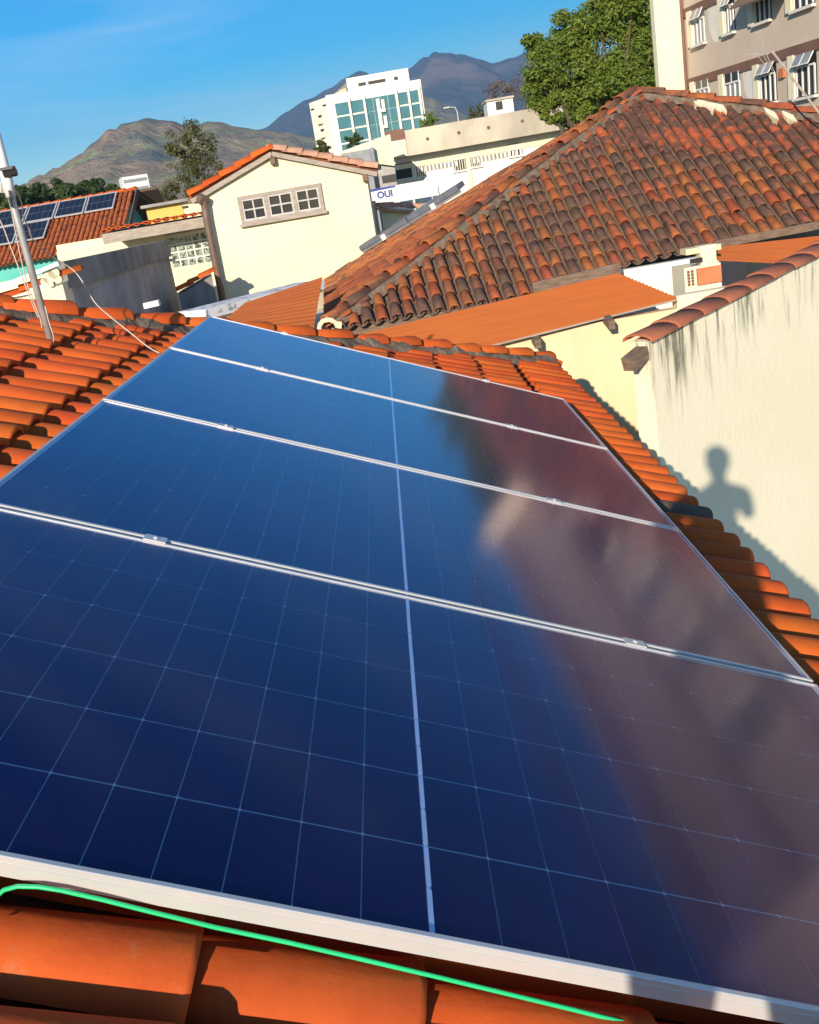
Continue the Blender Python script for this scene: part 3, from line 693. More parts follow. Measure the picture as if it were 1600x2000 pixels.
# fascia timber, white and cream wall pieces under the eave
mb = MB(); A_, B_ = L0 + nb.ex * 2.6 + Vec((0, 0.1, -0.05)), L0 + nb.ex * 3.55 + Vec((0, .1, .0))
def wbar(name, A, B, wx, wz, mat, par, inv, label=None):
    q = MB(); q.bar(A, B, wx, wz); q.v = [tuple(inv @ Vec(v)) for v in q.v]; return q.build(name, mat, par, label=label)
wbar('fascia_beam', at(1040, 562, 12.85), at(1212, 523, 12.9), .06, .13, M['timber'], neigh, NBI)
wbar('fascia_beam', at(1395, 478, 13.1), at(1640, 432, 13.3), .06, .10, M['timber'], neigh, NBI)
wbar('eave_purlin', at(560, 668, 13.1), at(1050, 584, 13.0), .06, .10, M['timber'], neigh, NBI)
mb = MB(); mb.box(-0.4, 9.5, 0.55, 7.5, 0.0, Lz - 0.05); mb.build('wall', M['cream'], neigh)
p0, p1 = nb.loc(1203, 530, 0.15), nb.loc(1345, 500, 0.15)
mb = MB(); mb.box(p0.x, p1.x + 0.75, 0.15, 0.30, 2.6, Lz + 0.10); mb.build('wall_panel', M['offwhite'], neigh, label='white wall piece under the eave')
# roof boards behind (closes the far slopes for other views)
mb = MB(); BK = nb.w(nb.l(PK).x, nb.l(PK).y + 3.6, PK.z - 1.9)
tri = [PK - Vec((0, 0, .45)), RR - Vec((0, 0, .45)), nb.w(8.3, 9.0, Lz - .6), nb.w(1.2, 9.0, Lz - .6)]
mb.add([NBI @ q for q in tri], [(0, 1, 2, 3)]); mb.build('roof_deck', M['tile_pan_old'], neigh)

# panels seen edge-on on the left slope
pa, pb = lab_(712, 503), lab_(905, 384)
arr_lab = ['edge-on grey solar panel on the weathered roof, lower of the two', 'edge-on grey solar panel on the weathered roof, upper of the two']
for i in range(2):
    f0, f1 = i / 2 + .005, (i + 1) / 2 - .005
    y0 = pa[0] + (pb[0] - pa[0]) * 0.5; b0 = pa[1] + (pb[1] - pa[1]) * f0; b1 = pa[1] + (pb[1] - pa[1]) * f1
    ya, yb = pa[0] + (pb[0] - pa[0]) * f0, pa[0] + (pb[0] - pa[0]) * f1
    o_ = CN + nb.ey * ya - dnL * b0; x_ = (CN + nb.ey * yb - dnL * b1 - o_); ln = x_.length; x_.normalize(); y_ = nL.cross(x_).normalized()
    t = thing('roof_panel', arr_lab[i], 'solar panel', basis(x_, y_, nL, o_ + nL * 0.14), 'edge-on panels on the neighbour roof')
    mb = MB(); mb.box(0, ln, 0, .40, 0.0, 0.10); mb.build('panel_frame', M['alu_blue'], t)
    mb = MB(); mb.box(.03, ln - .03, .03, .37, 0.1002, 0.1040); mb.build('glass', M['old_cell'], t)
    mb = MB(); mb.box(0.0, ln, 0.03, .07, -.06, -.001); mb.build('rail', M['alu_dark'], t)
    mb = MB(); mb.box(ln * .5 - .05, ln * .5 + .05, -.04, .02, -.05, .06); mb.build('end_clamp', M['white'], t)

# ------------------------------------------------------------------ orange sheet awnings under the neighbour eave
def sheet(name, label, o00, o10, o11, o01, n, amp, along=True, group='orange sheet awnings'):
    """corrugated sheet over a quad; ridges run from o00 to o10"""
    mb = MB(); vs = []
    nn = (o10 - o00).cross(o01 - o00).normalized()
    if nn.z < 0: nn = -nn
    m_ = n * 2
    for i in range(m_ + 1):
        t = i / m_; off = nn * (amp if i % 2 else -amp)
        for k in range(9): vs.append(o00.lerp(o10, k / 8).lerp(o01.lerp(o11, k / 8), t) + off)
    tv = len(vs); vs2 = vs + [v - nn * 0.008 for v in vs]; fs = []
    for i in range(m_):
        for k in range(8):
            a = i * 9 + k; fs.append((a, a + 1, a + 10, a + 9)); fs.append((a + 9 + tv, a + 10 + tv, a + 1 + tv, a + tv))
    for i in range(m_):
        for k in (0, 8): a = i * 9 + k; fs.append((a, a + 9, a + 9 + tv, a + tv))
    for k in range(8):
        for b in (0, m_ * 9): a = b + k; fs.append((a, a + 1, a + 1 + tv, a + tv))
    c = (o00 + o11) / 2; vs2 = [v - Vec((c.x, c.y, 0)) for v in vs2]; mb.add(vs2, fs)
    t = thing(name, label, 'awning', Matrix.Translation((c.x, c.y, 0)), group)
    mb.build('sheet', M['sheet'], t); return t, c
YA = 11.05
A0, A1 = at(700, 735, YA - .1), at(1322, 581, YA + .25); B0, B1 = at(690, 655, 12.7), at(1206, 533, 12.75)
t, c = sheet('sheet_awning', 'long orange sheet awning below the weathered eave, above the cream wall', A0, A1, B1, B0, 16, 0.010)
for px, py in ((1047, 654), (1190, 617)):
    P = hit(px, py + 6, A0 + Vec((0, 0.18, 0)), Vec((0, 1, 0))); d_ = ((B0 - A0) * .5 + (B1 - A1) * .5); d_.x = 0; d_.normalize(); P -= Vec((0, 0, .035))
    mb = MB(); mb.bar(P - Vec((c.x, c.y, 0)) - d_ * 0.12, P - Vec((c.x, c.y, 0)) + d_ * 0.5, .07, .10); mb.build('rafter_end', M['timber'], t)
mb = MB(); mb.bar(A0 - Vec((c.x, c.y - .02, .028)), A1 - Vec((c.x, c.y - .02, .028)), .03, .02); mb.build('edge_strip', M['timber_grey'], t)
C0, C1, D1, D0 = at(392, 665, 12.2), at(612, 648, 12.6), at(630, 540, 14.4), at(480, 590, 14.0)
sheet('sheet_awning', 'small orange sheet awning left of the weathered hip, behind our hip tiles', C0, C1, D1, D0, 14, 0.006)
E0, E1, F1, F0 = at(1394, 506, 11.9), at(1720, 520, 12.2), at(1720, 446, 13.2), at(1407, 482, 13.0)
sheet('sheet_awning', 'orange sheet awning at the right edge, above the stained wall', E0, E1, F1, F0, 12, 0.008)

# ------------------------------------------------------------------ cream yard wall below the awning and the vent box on it
cw = Fr((1.73, 11.3), 87.0)
tz = cw.loc(1330, 577).z
t = thing('yard_wall', 'tall cream rendered yard wall below the long orange awning', 'wall', cw.m)
sx_ = cw.loc(1322, 590).x
mb = MB(); mb.box(-4.2, sx_, 0, .16, 0, tz - 0.33); mb.build('wall_face', M['cream_yard'], t)
mb = MB(); mb.box(sx_ + .002, 5.5, -.002, .16, 0, tz); mb.build('wall_face', M['cream_pale'], t, label='paler upper right stretch of the wall')
mb = MB(); mb.box(-4.2, sx_, -.001, .16, tz - .3298, tz - .14); mb.build('wall_top', M['cream_yard'], t)
vb = Fr(at(1374, 560, 11.75), 87.0)
a_, b_ = vb.loc(1340, 565), vb.loc(1411, 552); zt = vb.loc(1411, 512).z
t = thing('brick_vent_box', 'cream box with hollow brick panel standing on the yard wall', 'vent box', vb.m)
mb = MB(); mb.box(a_.x, b_.x, 0.02, .45, a_.z - .1, zt); mb.build('box_body', M['cream_pale'], t)
c_, d_ = vb.loc(1363, 557), vb.loc(1409, 517)
mb = MB(); mb.box(c_.x + .0, d_.x - .01, -.02, .019, c_.z + .0, d_.z); mb.build('brick_panel', M['brick'], t)
wd = (c_.x - a_.x)
for i in range(2):
    for k in range(5):
        x = c_.x - .095 + i * .045; z = c_.z + .02 + k * (d_.z - c_.z - .04) / 4
        mb = MB(); mb.box(x - .014, x + .014, .004, .0195, z - .014, z + .014); mb.build('brick_hole', M['band'], t)
mb = MB(); q0, q1 = vb.loc(1372, 522), vb.loc(1400, 480); mb.box(q0.x, q1.x, .03, .2, zt + .001, q1.z + .02); mb.build('post', M['cream'], t)
q0, q1 = vb.loc(1335, 503), vb.loc(1412, 484); mb = MB(); mb.box(q0.x + .05, q1.x, .05, .25, q1.z - .02, q1.z + .045); mb.build('lintel', M['cream_yard'], t)
q0, q1 = vb.loc(1348, 517), vb.loc(1372, 502); mb = MB(); mb.box(q0.x, q1.x, -.004, .0, q0.z + .01, q1.z); mb.build('dark_opening', M['dark'], t)

# ------------------------------------------------------------------ stained boundary wall on the right
RWK = at(1270, 662, 7.23)
rw = Fr((RWK.x, RWK.y), 50.0)
def rtop(px, py): return rw.loc(px, py)
rA, rB = rtop(1268, 668), rtop(1600, 497)
RS = (rB.z - rA.z) / (rB.x - rA.x); WT = rA.z
t = thing('boundary_wall', 'cream boundary wall with black algae streaks and tile coping, right side', 'wall', rw.m)
mb = MB(); mb.prism([Vec((0, 0, 0)), Vec((7.5, 0, 0)), Vec((7.5, 0, WT + 7.5 * RS)), Vec((0, 0, WT))], Vec((0, .17, 0))); mb.build('wall_face', M['stain'], t)
cc = tile_mesh('coping_tile', M['tile_cop'], 0.40, 0.265, 0.252, 0.056, 0.052, 0.013, 8, 0.007)
for i in range(22):
    x = -0.04 + i * .34
    link('coping_tile', cc, t, Matrix.Translation((x, .085, WT + x * RS + .002 + .003 * math.sin(i * 1.7))) @ Matrix.Rotation(math.pi, 4, 'Z') @ Matrix.Rotation(math.atan(RS) + R(U_(-.6, .6)), 4, 'Y'))
mb = MB(); mb.bar((-.19, .07, WT - .13), (.0, .07, WT - .08), .10, .10); mb.build('beam_end', M['timber'], t, label='weathered timber end sticking out past the wall')

# ------------------------------------------------------------------ yellow gabled house with the three-sash window
gh = Fr(at(550, 420, 21.0), 90.0)
t = thing('gabled_house', 'pale yellow gabled house with grey wooden three-sash window', 'house', gh.m)
xl, xr = gh.loc(391, 390).x, gh.loc(716, 345).x
zl, zr, za, xa = gh.loc(391, 386).z, gh.loc(714, 336).z, gh.loc(532, 304).z, gh.loc(532, 304).x
mb = MB(); mb.prism([Vec((xl, 0, 0)), Vec((xr, 0, 0)), Vec((xr, 0, zr)), Vec((xa, 0, za)), Vec((xl, 0, zl))], Vec((0, 6.0, 0))); mb.build('wall', M['cream'], t)
w0, w1, w2 = gh.loc(463, 385), gh.loc(626, 357), gh.loc(474, 442)
X0, X1, Z1, Z0 = w0.x, w1.x, (w0.z + w1.z) / 2, w2.z + .02
def window_grid(parent, X0, X1, Z0, Z1, sashes, nx, nz, fr, bar, mfr, mp, y=0.0):
    wn = MB(); d0, d1 = y - .06, y - .001
    wn.box(X0, X1, d0, d1, Z1 - fr, Z1); wn.box(X0, X1, d0, d1, Z0, Z0 + fr)
    sw = (X1 - X0) / sashes
    for i in range(sashes + 1):
        x = X0 + sw * i; a = max(X0, x - fr * .55); b = min(X1, x + fr * .55)
        if i == 0: a, b = X0, X0 + fr
        if i == sashes: a, b = X1 - fr, X1
        wn.box(a, b, d0 + .001, d1, Z0 + fr, Z1 - fr)
    o = wn.build('window', mfr, parent)
    sl_ = MB(); sl_.box(X0 - .04, X1 + .04, d0 - .05, d0 + .0, Z0 - .04, Z0 + .02); sl_.build('sill', mfr, o)
    for i in range(sashes):
        a = X0 + sw * i + fr * (1 if i == 0 else .55); b = X0 + sw * (i + 1) - fr * (1 if i == sashes - 1 else .55)
        sb = MB(); h = Z1 - Z0 - 2 * fr; rim = bar * 1.05
        sb.box(a, b, d0 + .012, d1 - .001, Z1 - fr - rim, Z1 - fr); sb.box(a, b, d0 + .012, d1 - .001, Z0 + fr, Z0 + fr + rim)
        sb.box(a, a + rim, d0 + .013, d1 - .001, Z0 + fr + rim, Z1 - fr - rim); sb.box(b - rim, b, d0 + .013, d1 - .001, Z0 + fr + rim, Z1 - fr - rim)
        for k in range(1, nx): x = a + (b - a) * k / nx; sb.box(x - bar / 2, x + bar / 2, d0 + .016, d1 - .001, Z0 + fr + rim, Z1 - fr - rim)
        for k in range(1, nz): z = Z0 + fr + h * k / nz; sb.box(a + rim, b - rim, d0 + .018, d1 - .002, z - bar / 2, z + bar / 2)
        sb.build('sash', M['timber_pale'], o)
        for k in range(nx):
            for q in range(nz):
                pz0 = Z0 + fr + h * q / nz; px0 = a + (b - a) * k / nx
                pb_ = MB(); pb_.box(px0 + .004, px0 + (b - a) / nx - .004, d1 - .012, d1 - .0015, pz0 + .004, pz0 + h / nz - .004); pb_.build('pane', mp, o)
    return o
window_grid(t, X0, X1, Z0, Z1, 3, 2, 2, .070, .030, M['timber_grey'], M['dark_glass'])
# verge boards, purlin ends and verge tiles
def verge(parent, A, B, mat, n, nm, up=0.10, tilt=1):
    d_ = (A - B); L_ = d_.length; d_.normalize(); n_ = Vec((0, 1, 0)).cross(d_).normalized()
    if n_.z < 0: n_ = -n_
    ac = n_.cross(d_); me = tile_mesh(nm, mat, L_ / n + .10, .26, .22, .12, .10, .02, 6, .03)
    for i in range(n):
        P = A - d_ * (L_ / n * i) + n_ * up
        link(nm, me, parent, basis(d_, ac, n_, P) @ jit(0, 0, 0, 1.8))
ap = Vec((xa, -.06, za + .06))
elv, erv = Vec((xl - .16, -.06, zl - .02)), Vec((xr + .22, -.06, zr - .05))
verge(t, elv, ap, M['tile'], 5, 'verge_tile', .05); verge(t, erv, ap, M['pinktile'], 7, 'verge_tile', .05)
for A, B in ((elv, ap), (erv, ap)):
    mb = MB(); mb.bar(A + Vec((0, -.03, -.03)), B + Vec((0, -.03, -.03)), .05, .09); mb.build('barge_board', M['timber_grey'], t)
    n_ = Vec((-(B - A).z, 0, (B - A).x)).normalized(); n_ = n_ if n_.z > 0 else -n_
    mb = MB(); mb.prism([A + n_ * .03, B + n_ * .03, B + n_ * .09, A + n_ * .09], Vec((0, 6.4, 0))); mb.build('roof_slope', M['tile_mid'], t)
for x, z in ((xa, za - .10), (xr - .03, zr - .10)):
    mb = MB(); mb.box(x - .05, x + .05, -.16, -.002, z - .07, z + .06); mb.build('purlin_end', M['timber'], t)
mb = MB(); mb.tube([gh.loc(398, 392, -.16), gh.loc(404, 430, -.16), gh.loc(418, 500, -.16), gh.loc(438, 600, -.16), gh.loc(445, 640, -.16)], .075, 8); mb.build('downpipe', M['pipe'], t, smooth=True)
mb = MB(); mb.tube([gh.loc(392, 388, -.1), gh.loc(400, 394, -.22)], .11, 8); mb.build('gutter_end', M['pipe'], t)
mb = MB(); mb.box(xl - .25, xl - .12, -.02, 6.2, zl - .08, zl + .04); mb.build('gutter', M['timber'], t)

# white painted parapet in front of it
A, B = at(400, 607, 14.6), at(626, 545, 16.6)
d_ = B - A; pw = Fr(A, math.degrees(math.atan2(d_.x, d_.y)))
t = thing('parapet_wall', 'low parapet wall with flaking white and blue-grey top below the gabled house', 'wall', pw.m)
L_ = Vec((d_.x, d_.y, 0)).length
mb = MB(); mb.box(0, L_, 0, .5, 0, A.z - .1202); mb.build('wall_face', M['cream_pale'], t)
M['flake'] = simple('flaking_white_paint', (0.78, 0.78, 0.78), (0.20, 0.21, 0.24), 7, 0.9, lo=0.52, hi=0.64)
mb = MB(); mb.box(-.03, L_ + .03, -.05, .60, A.z - .12, A.z + .02); mb.build('coping', M['flake'], t)

# ------------------------------------------------------------------ left: grey wall, glass block wall, turquoise house
gw = Fr(at(118, 545, 13.2), -11.0 + 0.0)
# grey wall runs away from the camera; its outer face looks right
nr, fr_ = at(118, 512, 13.2), at(322, 463, 21.5)
d_ = fr_ - nr; gw = Fr(nr, math.degrees(math.atan2(d_.x, d_.y))); L_ = Vec((d_.x, d_.y)).length; ht = nr.z
t = thing('grey_building', 'grey rendered flat building in shade with dirty concrete parapet, left', 'building', gw.m)
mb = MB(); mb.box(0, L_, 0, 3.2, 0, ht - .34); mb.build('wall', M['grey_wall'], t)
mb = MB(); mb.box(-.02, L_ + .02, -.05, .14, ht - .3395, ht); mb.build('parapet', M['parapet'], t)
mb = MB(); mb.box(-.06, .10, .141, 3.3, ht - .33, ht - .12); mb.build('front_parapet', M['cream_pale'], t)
mb = MB(); mb.tube([(L_ * .93, -.11, ht - .40), (L_ * .97, -.13, ht - .42), (L_, -.10, ht - .40)], .03, 6); mb.build('lamp_arm', M['galv'], t)
# lit gable wall with white flashing at the left edge
lw = Fr(at(60, 570, 12.6), 80.0)
t = thing('lean_to', 'cream lean-to wall with white metal flashing at the left edge', 'lean-to', lw.m)
a0, a1, a2 = lw.loc(-60, 612), lw.loc(119, 543), lw.loc(119, 590)
mb = MB(); mb.prism([Vec((a0.x, 0, 0)), Vec((a1.x, 0, 0)), Vec((a1.x, 0, a1.z - .06)), Vec((a0.x, 0, a0.z - .06))], Vec((0, .8, 0))); mb.build('wall', M['cream_pale'], t)
f0, f1 = lw.loc(-60, 586, -.1), lw.loc(116, 514, -.1)
mb = MB(); mb.bar(f0, f1, .16, .05); mb.build('flashing', M['white'], t)
lt_ = tile_mesh('lean_to_tile', M['tile'], .44, .2, .17, .08, .07, .015, 6, .02)
dd = (a0 - a1).normalized(); nn_ = Vec((-dd.z, 0, dd.x)); nn_ = nn_ if nn_.z > 0 else -nn_
for i in range(6): link('lean_to_tile', lt_, t, basis(dd, nn_.cross(dd), nn_, a1 + dd * (.15 + i * .36) + nn_ * .0) @ jit(0, 0, 0))
# carved white ornament on the wall corner
mb = MB(); q = lw.loc(96, 540, -.08)
for k, (dx, dz, r_) in enumerate(((0, 0, .085), (.07, .03, .07), (-.06, -.05, .05), (.1, -.05, .05))):
    mb.tube([q + Vec((dx, -.05, dz)), q + Vec((dx, .10, dz))], r_, 10)
mb.build('ornament', M['cream_pale'], t)

gb = Fr(at(365, 490, 24.0), 88.0)
t = thing('glass_block_house', 'cream house with glass block wall under a tiled eave with grey fascia', 'house', gb.m)
b0, b1, b2 = gb.loc(326, 467), gb.loc(403, 452), gb.loc(333, 527)
mb = MB(); zt = gb.loc(365, 458).z; zb = gb.loc(372, 519).z
XX0, XX1 = gb.loc(326, 467).x, gb.loc(408, 470).x
mb.box(XX0 - 2.6, XX1 + .4, .03, 4, 0, zb - .002); mb.box(XX0 - 2.6, XX0 - .01, .03, 4, zb, zt + .1); mb.box(XX0 - 2.6, XX1 + .4, .13, 4, zb, zt + .25); mb.build('wall', M['cream'], t)
nbk = 5; rows_ = 4; bw = (XX1 - XX0) / nbk; bh = (zt - zb) / rows_
bm_ = MB(); bm_.box(-bw / 2 + .018, bw / 2 - .018, .02, .10, -bh / 2 + .018, bh / 2 - .018); bme = bm_.mesh('glass_block', M['glassblock'])
mb = MB(); mb.box(XX0, XX1, .035, .128, zb, zt + .05); mb.build('block_mortar', M['offwhite'], t)
for i in range(nbk):
    for k in range(rows_): link('glass_block', bme, t, Matrix.Translation((XX0 + bw * (i + .5), 0, zb + bh * (k + .5))))
e0, e1 = gb.loc(200, 462, -.9), gb.loc(398, 428, -.9)
mb = MB(); mb.bar(e0 + Vec((0, 0, -.06)), e1 + Vec((0, 0, -.06)), .05, .22); mb.build('fascia_board', M['timber_grey'], t)
mb = MB(); mb.prism([e0 + Vec((0, .03, .05)), e1 + Vec((0, .03, .05)), e1 + Vec((0, 1.0, .10)), e0 + Vec((0, 1.0, .10))], Vec((0, 0, -.05))); mb.build('roof_boards', M['timber'], t)
et = tile_mesh('eave_tile', M['tile'], .5, .21, .19, .055, .05, .015, 6, .015)
n_ = int((e1.x - e0.x) / .2)
for i in range(n_):
    P = e0.lerp(e1, (i + .5) / n_) + Vec((0, -.12, .06)); d2 = Vec((0, -1, -.08)).normalized(); u2 = Vec((0, -.08, 1)).normalized()
    for k in range(2): link('eave_tile', et, t, basis(d2, u2.cross(d2), u2, P - d2 * .42 * k + u2 * .01) @ jit(0, 0, 0))
for i in range(6):
    P = e0.lerp(e1, (i + .5) / 6); mb = MB(); mb.box(P.x - .03, P.x + .03, P.y + .03, P.y + .95, P.z - .14, P.z - .04); mb.build('rafter', M['timber_grey'], t)
# small lean-to in front of the blocks
ll = Fr(at(385, 560, 19.5), 80.0)
t = thing('shed_roof', 'small orange sloping tile roof on a stained grey wall beside the downpipe', 'shed', ll.m)
q0, q1 = ll.loc(347, 568), ll.loc(412, 530)
mb = MB(); mb.prism([Vec((q0.x, 0, 0)), Vec((q1.x, 0, 0)), Vec((q1.x, 0, q1.z - .08)), Vec((q0.x, 0, q0.z - .08))], Vec((0, 1.2, 0))); mb.build('wall', M['parapet'], t)
dd = (q0 - q1).normalized(); nn_ = Vec((-dd.z, 0, dd.x)); nn_ = nn_ if nn_.z > 0 else -nn_
st_ = tile_mesh('shed_tile', M['tile'], .36, .22, .19, .07, .06, .015, 6, .02); Lq = (q0 - q1).length
for y in (0.02, .23, .44):
    for i in range(3): link('shed_tile', st_, t, basis(dd, nn_.cross(dd), nn_, q1 + dd * (Lq / 3 * (i + 1)) + Vec((0, y, -.03))) @ jit(0, 0, 0))
wbx = MB(); P = at(297, 594, 11.0); wbx.box(-.085, .085, -.05, .05, -.03, .03); wbx.box(-.075, .075, -.052, .0, -.02, .005)
ob = wbx.build('plastic_box', M['white'], None, Matrix.Translation(P) @ Matrix.Rotation(R(-3), 4, 'Y')); tag(ob, 'small white plastic box just behind our hip tiles', 'box')

# turquoise house with its own panels
tq = Fr(at(120, 500, 38.0), 90.0)
TZ = tq.loc(120, 499).z
t = thing('turquoise_house', 'turquoise house with dark orange tile roof and grey solar panels, left', 'house', tq.m)
pth = R(27); upT = Vec((0, math.cos(pth), math.sin(pth))); nT = Vec((0, -math.sin(pth), math.cos(pth)))
def tpl(px, py):                                  # a point on the roof slope, in the house frame
    P = hit(px, py, tq.w(0, 0, TZ), Vec(nT)); q = tq.l(P); return (q.x, (q - Vec((0, 0, TZ))).dot(upT))
r0, r1 = tpl(-40, 420), tpl(262, 372)
TB = (r0[1] + r1[1]) / 2 if abs(r0[1] - r1[1]) < 3 else r1[1]
TB = tpl(150, 391)[1]; TX = r1[0]
TMx = basis(-upT, Vec((-1, 0, 0)), nT, Vec((0, 0, TZ)))
TMx = basis(-upT, nT.cross(-upT), nT, Vec((0, 0, TZ))); s3 = 1 if nT.cross(-upT).x > 0 else -1
tc_ = tile_mesh('roof_tile', M['tile_mid'], .5, .17, .15, .085, .07, .015, 5, .02)
ar = []; tsp = []
xx = TX - .1; xmin = tq.loc(-60, 470).x
while xx > xmin:
    b = -.05
    while b < TB - .15: ar.append(((tq.w(xx, b, TZ) - CAM).length, jit(-b, xx * s3, 0))); b += .40
    tsp.append(((xx - .1) * s3, -TB, 0)); xx -= .2
M['tile_red'] = tile_old('clay_tile_red', (0.16, 0.045, 0.03), 1.55, True)
tc_.materials[0] = M['tile_red']
random.shuffle(ar)
join_tiles('roof_tiles', tc_, [TMx @ c[1] for c in ar], t, M['tile_red'])
pan_sheet('roof_pan_tiles', t, TMx, M['tile_pan'], tsp, .205, .4, -.05, .06)
rg = tile_mesh('ridge_tile', M['tile'], .5, .26, .22, .12, .1, .02, 5, .03)
yr = TB * math.cos(pth); zrg = TZ + TB * math.sin(pth)
x = TX + .1
while x > xmin: link('ridge_tile', rg, t, basis(Vec((1, 0, 0)), Vec((0, 1, 0)), Vec((0, 0, 1)), Vec((x, yr, zrg + .0))) @ jit(0, 0, 0)); x -= .44
mb = MB(); mb.prism([Vec((TX + .12, -.1, TZ + .06)), Vec((TX + .12, yr, zrg + .12)), Vec((TX + .12, yr, zrg - .18)), Vec((TX + .12, -.1, TZ - .16))], Vec((.04, 0, 0))); mb.build('barge_board', M['band'], t)
mb = MB(); mb.prism([Vec((TX + .9, yr, zrg)), Vec((TX + .9, 2 * yr, TZ)), Vec((xmin, 2 * yr, TZ)), Vec((xmin, yr, zrg))], Vec((0, 0, -.1))); mb.build('back_slope', M['tile_pan_old'], t)
mb = MB(); mb.box(xmin, TX - .35, .45, 2 * yr - .4, 0, TZ + .12); mb.prism([Vec((TX - .36, .46, TZ + .1)), Vec((TX - .36, yr, zrg - .16)), Vec((TX - .36, 2 * yr - .4, TZ + .1))], Vec((-.1, 0, 0))); mb.build('wall', M['turq'], t)
mb = MB(); mb.box(TX - .358, TX - .34, 1.1, 2.2, TZ - 1.1, TZ - .2); mb.build('shutter', M['dark'], t)
# panels on it: upper row of four, lower row of two in view
M['pline'] = simple('panel_grid_line', (0.10, 0.11, 0.14), None, 5, .4)
def small_panel(q, lab):
    """q: lower-left, lower-right, upper-right, upper-left as (x, up-slope)"""
    xa_, xb_ = (q[0][0] + q[3][0]) / 2, (q[1][0] + q[2][0]) / 2; ya_, yb_ = (q[0][1] + q[1][1]) / 2, (q[2][1] + q[3][1]) / 2
    Pm = tq.m @ basis(Vec((1, 0, 0)), upT, nT, Vec((xa_, 0, TZ)) + upT * ya_ + nT * .16)
    s = thing('roof_solar_panel', lab, 'solar panel', Pm, 'panels on the turquoise house')
    W_, H_ = xb_ - xa_, yb_ - ya_
    for (x0, x1, y0, y1) in ((0, W_, 0, .05), (0, W_, H_ - .05, H_), (0, .05, .05, H_ - .05), (W_ - .05, W_, .05, H_ - .05)):
        f = MB(); f.box(x0, x1, y0, y1, 0, .05); f.build('frame_bar', M['alu'], s)
    f = MB(); f.box(.02, W_ - .02, .02, H_ - .02, .01, .035); f.build('cell_face', M['old_cell'], s)
    for k in range(1, 5): f = MB(); f.box(W_ * k / 5 - .006, W_ * k / 5 + .006, .05, H_ - .05, .035, .0365); f.build('grid_line', M['pline'], s)
    f = MB(); f.box(.05, W_ - .05, H_ / 2 - .02, H_ / 2 + .02, .0352, .037); f.build('grid_line', M['pline'], s)
dv = [-60, -4, 55, 113, 171, 229]
yT, yM = tpl(150, 397)[1], tpl(150, 427)[1]; yL = tpl(45, 480)[1]
ex2 = [tpl(229 - 58 * k, 400 + 9 * k)[0] for k in range(6)]
nm_ = ['right-hand end', 'second from the right', 'third from the right', 'fourth from the right']
for k in range(4):
    small_panel([(ex2[k + 1] + .03, yM), (ex2[k] - .03, yM), (ex2[k] - .03, yT), (ex2[k + 1] + .03, yT)], 'small grey solar panel in the upper row on the turquoise house, ' + nm_[k])
xq = tpl(96, 456)[0]; wq = ex2[0] - ex2[1]
for k in range(2):
    small_panel([(xq - wq * (k + 1) + .03, yL), (xq - wq * k - .03, yL), (xq - wq * k - .03, yM - .05), (xq - wq * (k + 1) + .03, yM - .05)], 'small grey solar panel in the lower row on the turquoise house, ' + nm_[k])

yh = Fr(at(335, 410, 33.0), 90.0)
t = thing('yellow_building', 'flat yellow building with thin grey roof edge behind the tiled eave', 'building', yh.m)
y0, y1 = yh.loc(284, 404), yh.loc(392, 392); zt = y0.z * .5 + y1.z * .5
mb = MB(); mb.box(y0.x, (y0.x + y1.x) * .5 + .3, 0, 4, 0, zt); mb.build('wall', M['yellow'], t)
mb = MB(); mb.box((y0.x + y1.x) * .5 + .301, y1.x + .8, 0.01, 4, 0, zt - .001); mb.build('wall', M['cream'], t, label='cream right half of the wall')
mb = MB(); mb.box(y0.x - .1, y1.x + .8, -.25, 4.2, zt + .001, zt + .09); mb.build('roof_edge', M['parapet'], t)
mb = MB(); q = yh.loc(361, 404, -.05); mb.box(q.x - .09, q.x + .09, -.06, -.001, q.z - .03, q.z + .03); mb.build('lamp', M['dark'], t)

# ------------------------------------------------------------------ middle distance: small verge, concrete building, sign, dish
vh = Fr(at(780, 420, 27.0), 92.0)
t = thing('cream_annex', 'cream annex with one row of tiles along its top, right of the gabled house', 'annex', vh.m)
v0, v1 = vh.loc(722, 392), vh.loc(862, 398)
mb = MB(); mb.prism([Vec((v0.x + .25, 0, 0)), Vec((v1.x, 0, 0)), Vec((v1.x, 0, v1.z - .28)), Vec((v0.x + .25, 0, v0.z - .2))], Vec((0, 2.5, 0))); mb.build('wall', M['cream_pale'], t)
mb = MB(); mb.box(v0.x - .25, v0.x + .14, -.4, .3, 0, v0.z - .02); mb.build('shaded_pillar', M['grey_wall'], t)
vt_ = tile_mesh('verge_tile', M['pinktile'], .55, .28, .24, .13, .11, .02, 6, .03)
dd = (v1 - v0).normalized(); dd = Vec((dd.x, 0, dd.z)).normalized(); nn_ = Vec((-dd.z, 0, dd.x)); nn_ = nn_ if nn_.z > 0 else -nn_
for i in range(5): link('verge_tile', vt_, t, basis(dd, nn_.cross(dd), nn_, Vec((v0.x, -.1, v0.z - .16)) + dd * (.6 + i * .45)) @ jit(0, 0, 0, 2))
mb = MB(); mb.bar(Vec((v0.x, -.16, v0.z - .19)), Vec((v1.x, -.16, v1.z - .24)), .05, .06); mb.build('barge_board', M['pinktile'], t)
sg = Fr(at(745, 378, 40.0), 90.0)
t = thing('shop_sign', 'white shop sign with blue stripe, partly hidden by the gabled house', 'sign', sg.m)
s0, s1, s2 = sg.loc(706, 372), sg.loc(772, 362), sg.loc(772, 382)
zt = s1.z; mb = MB(); mb.box(s0.x - .6, s1.x + 1.6, 0, .1, s2.z - .25, zt); mb.build('board', M['offwhite'], t)
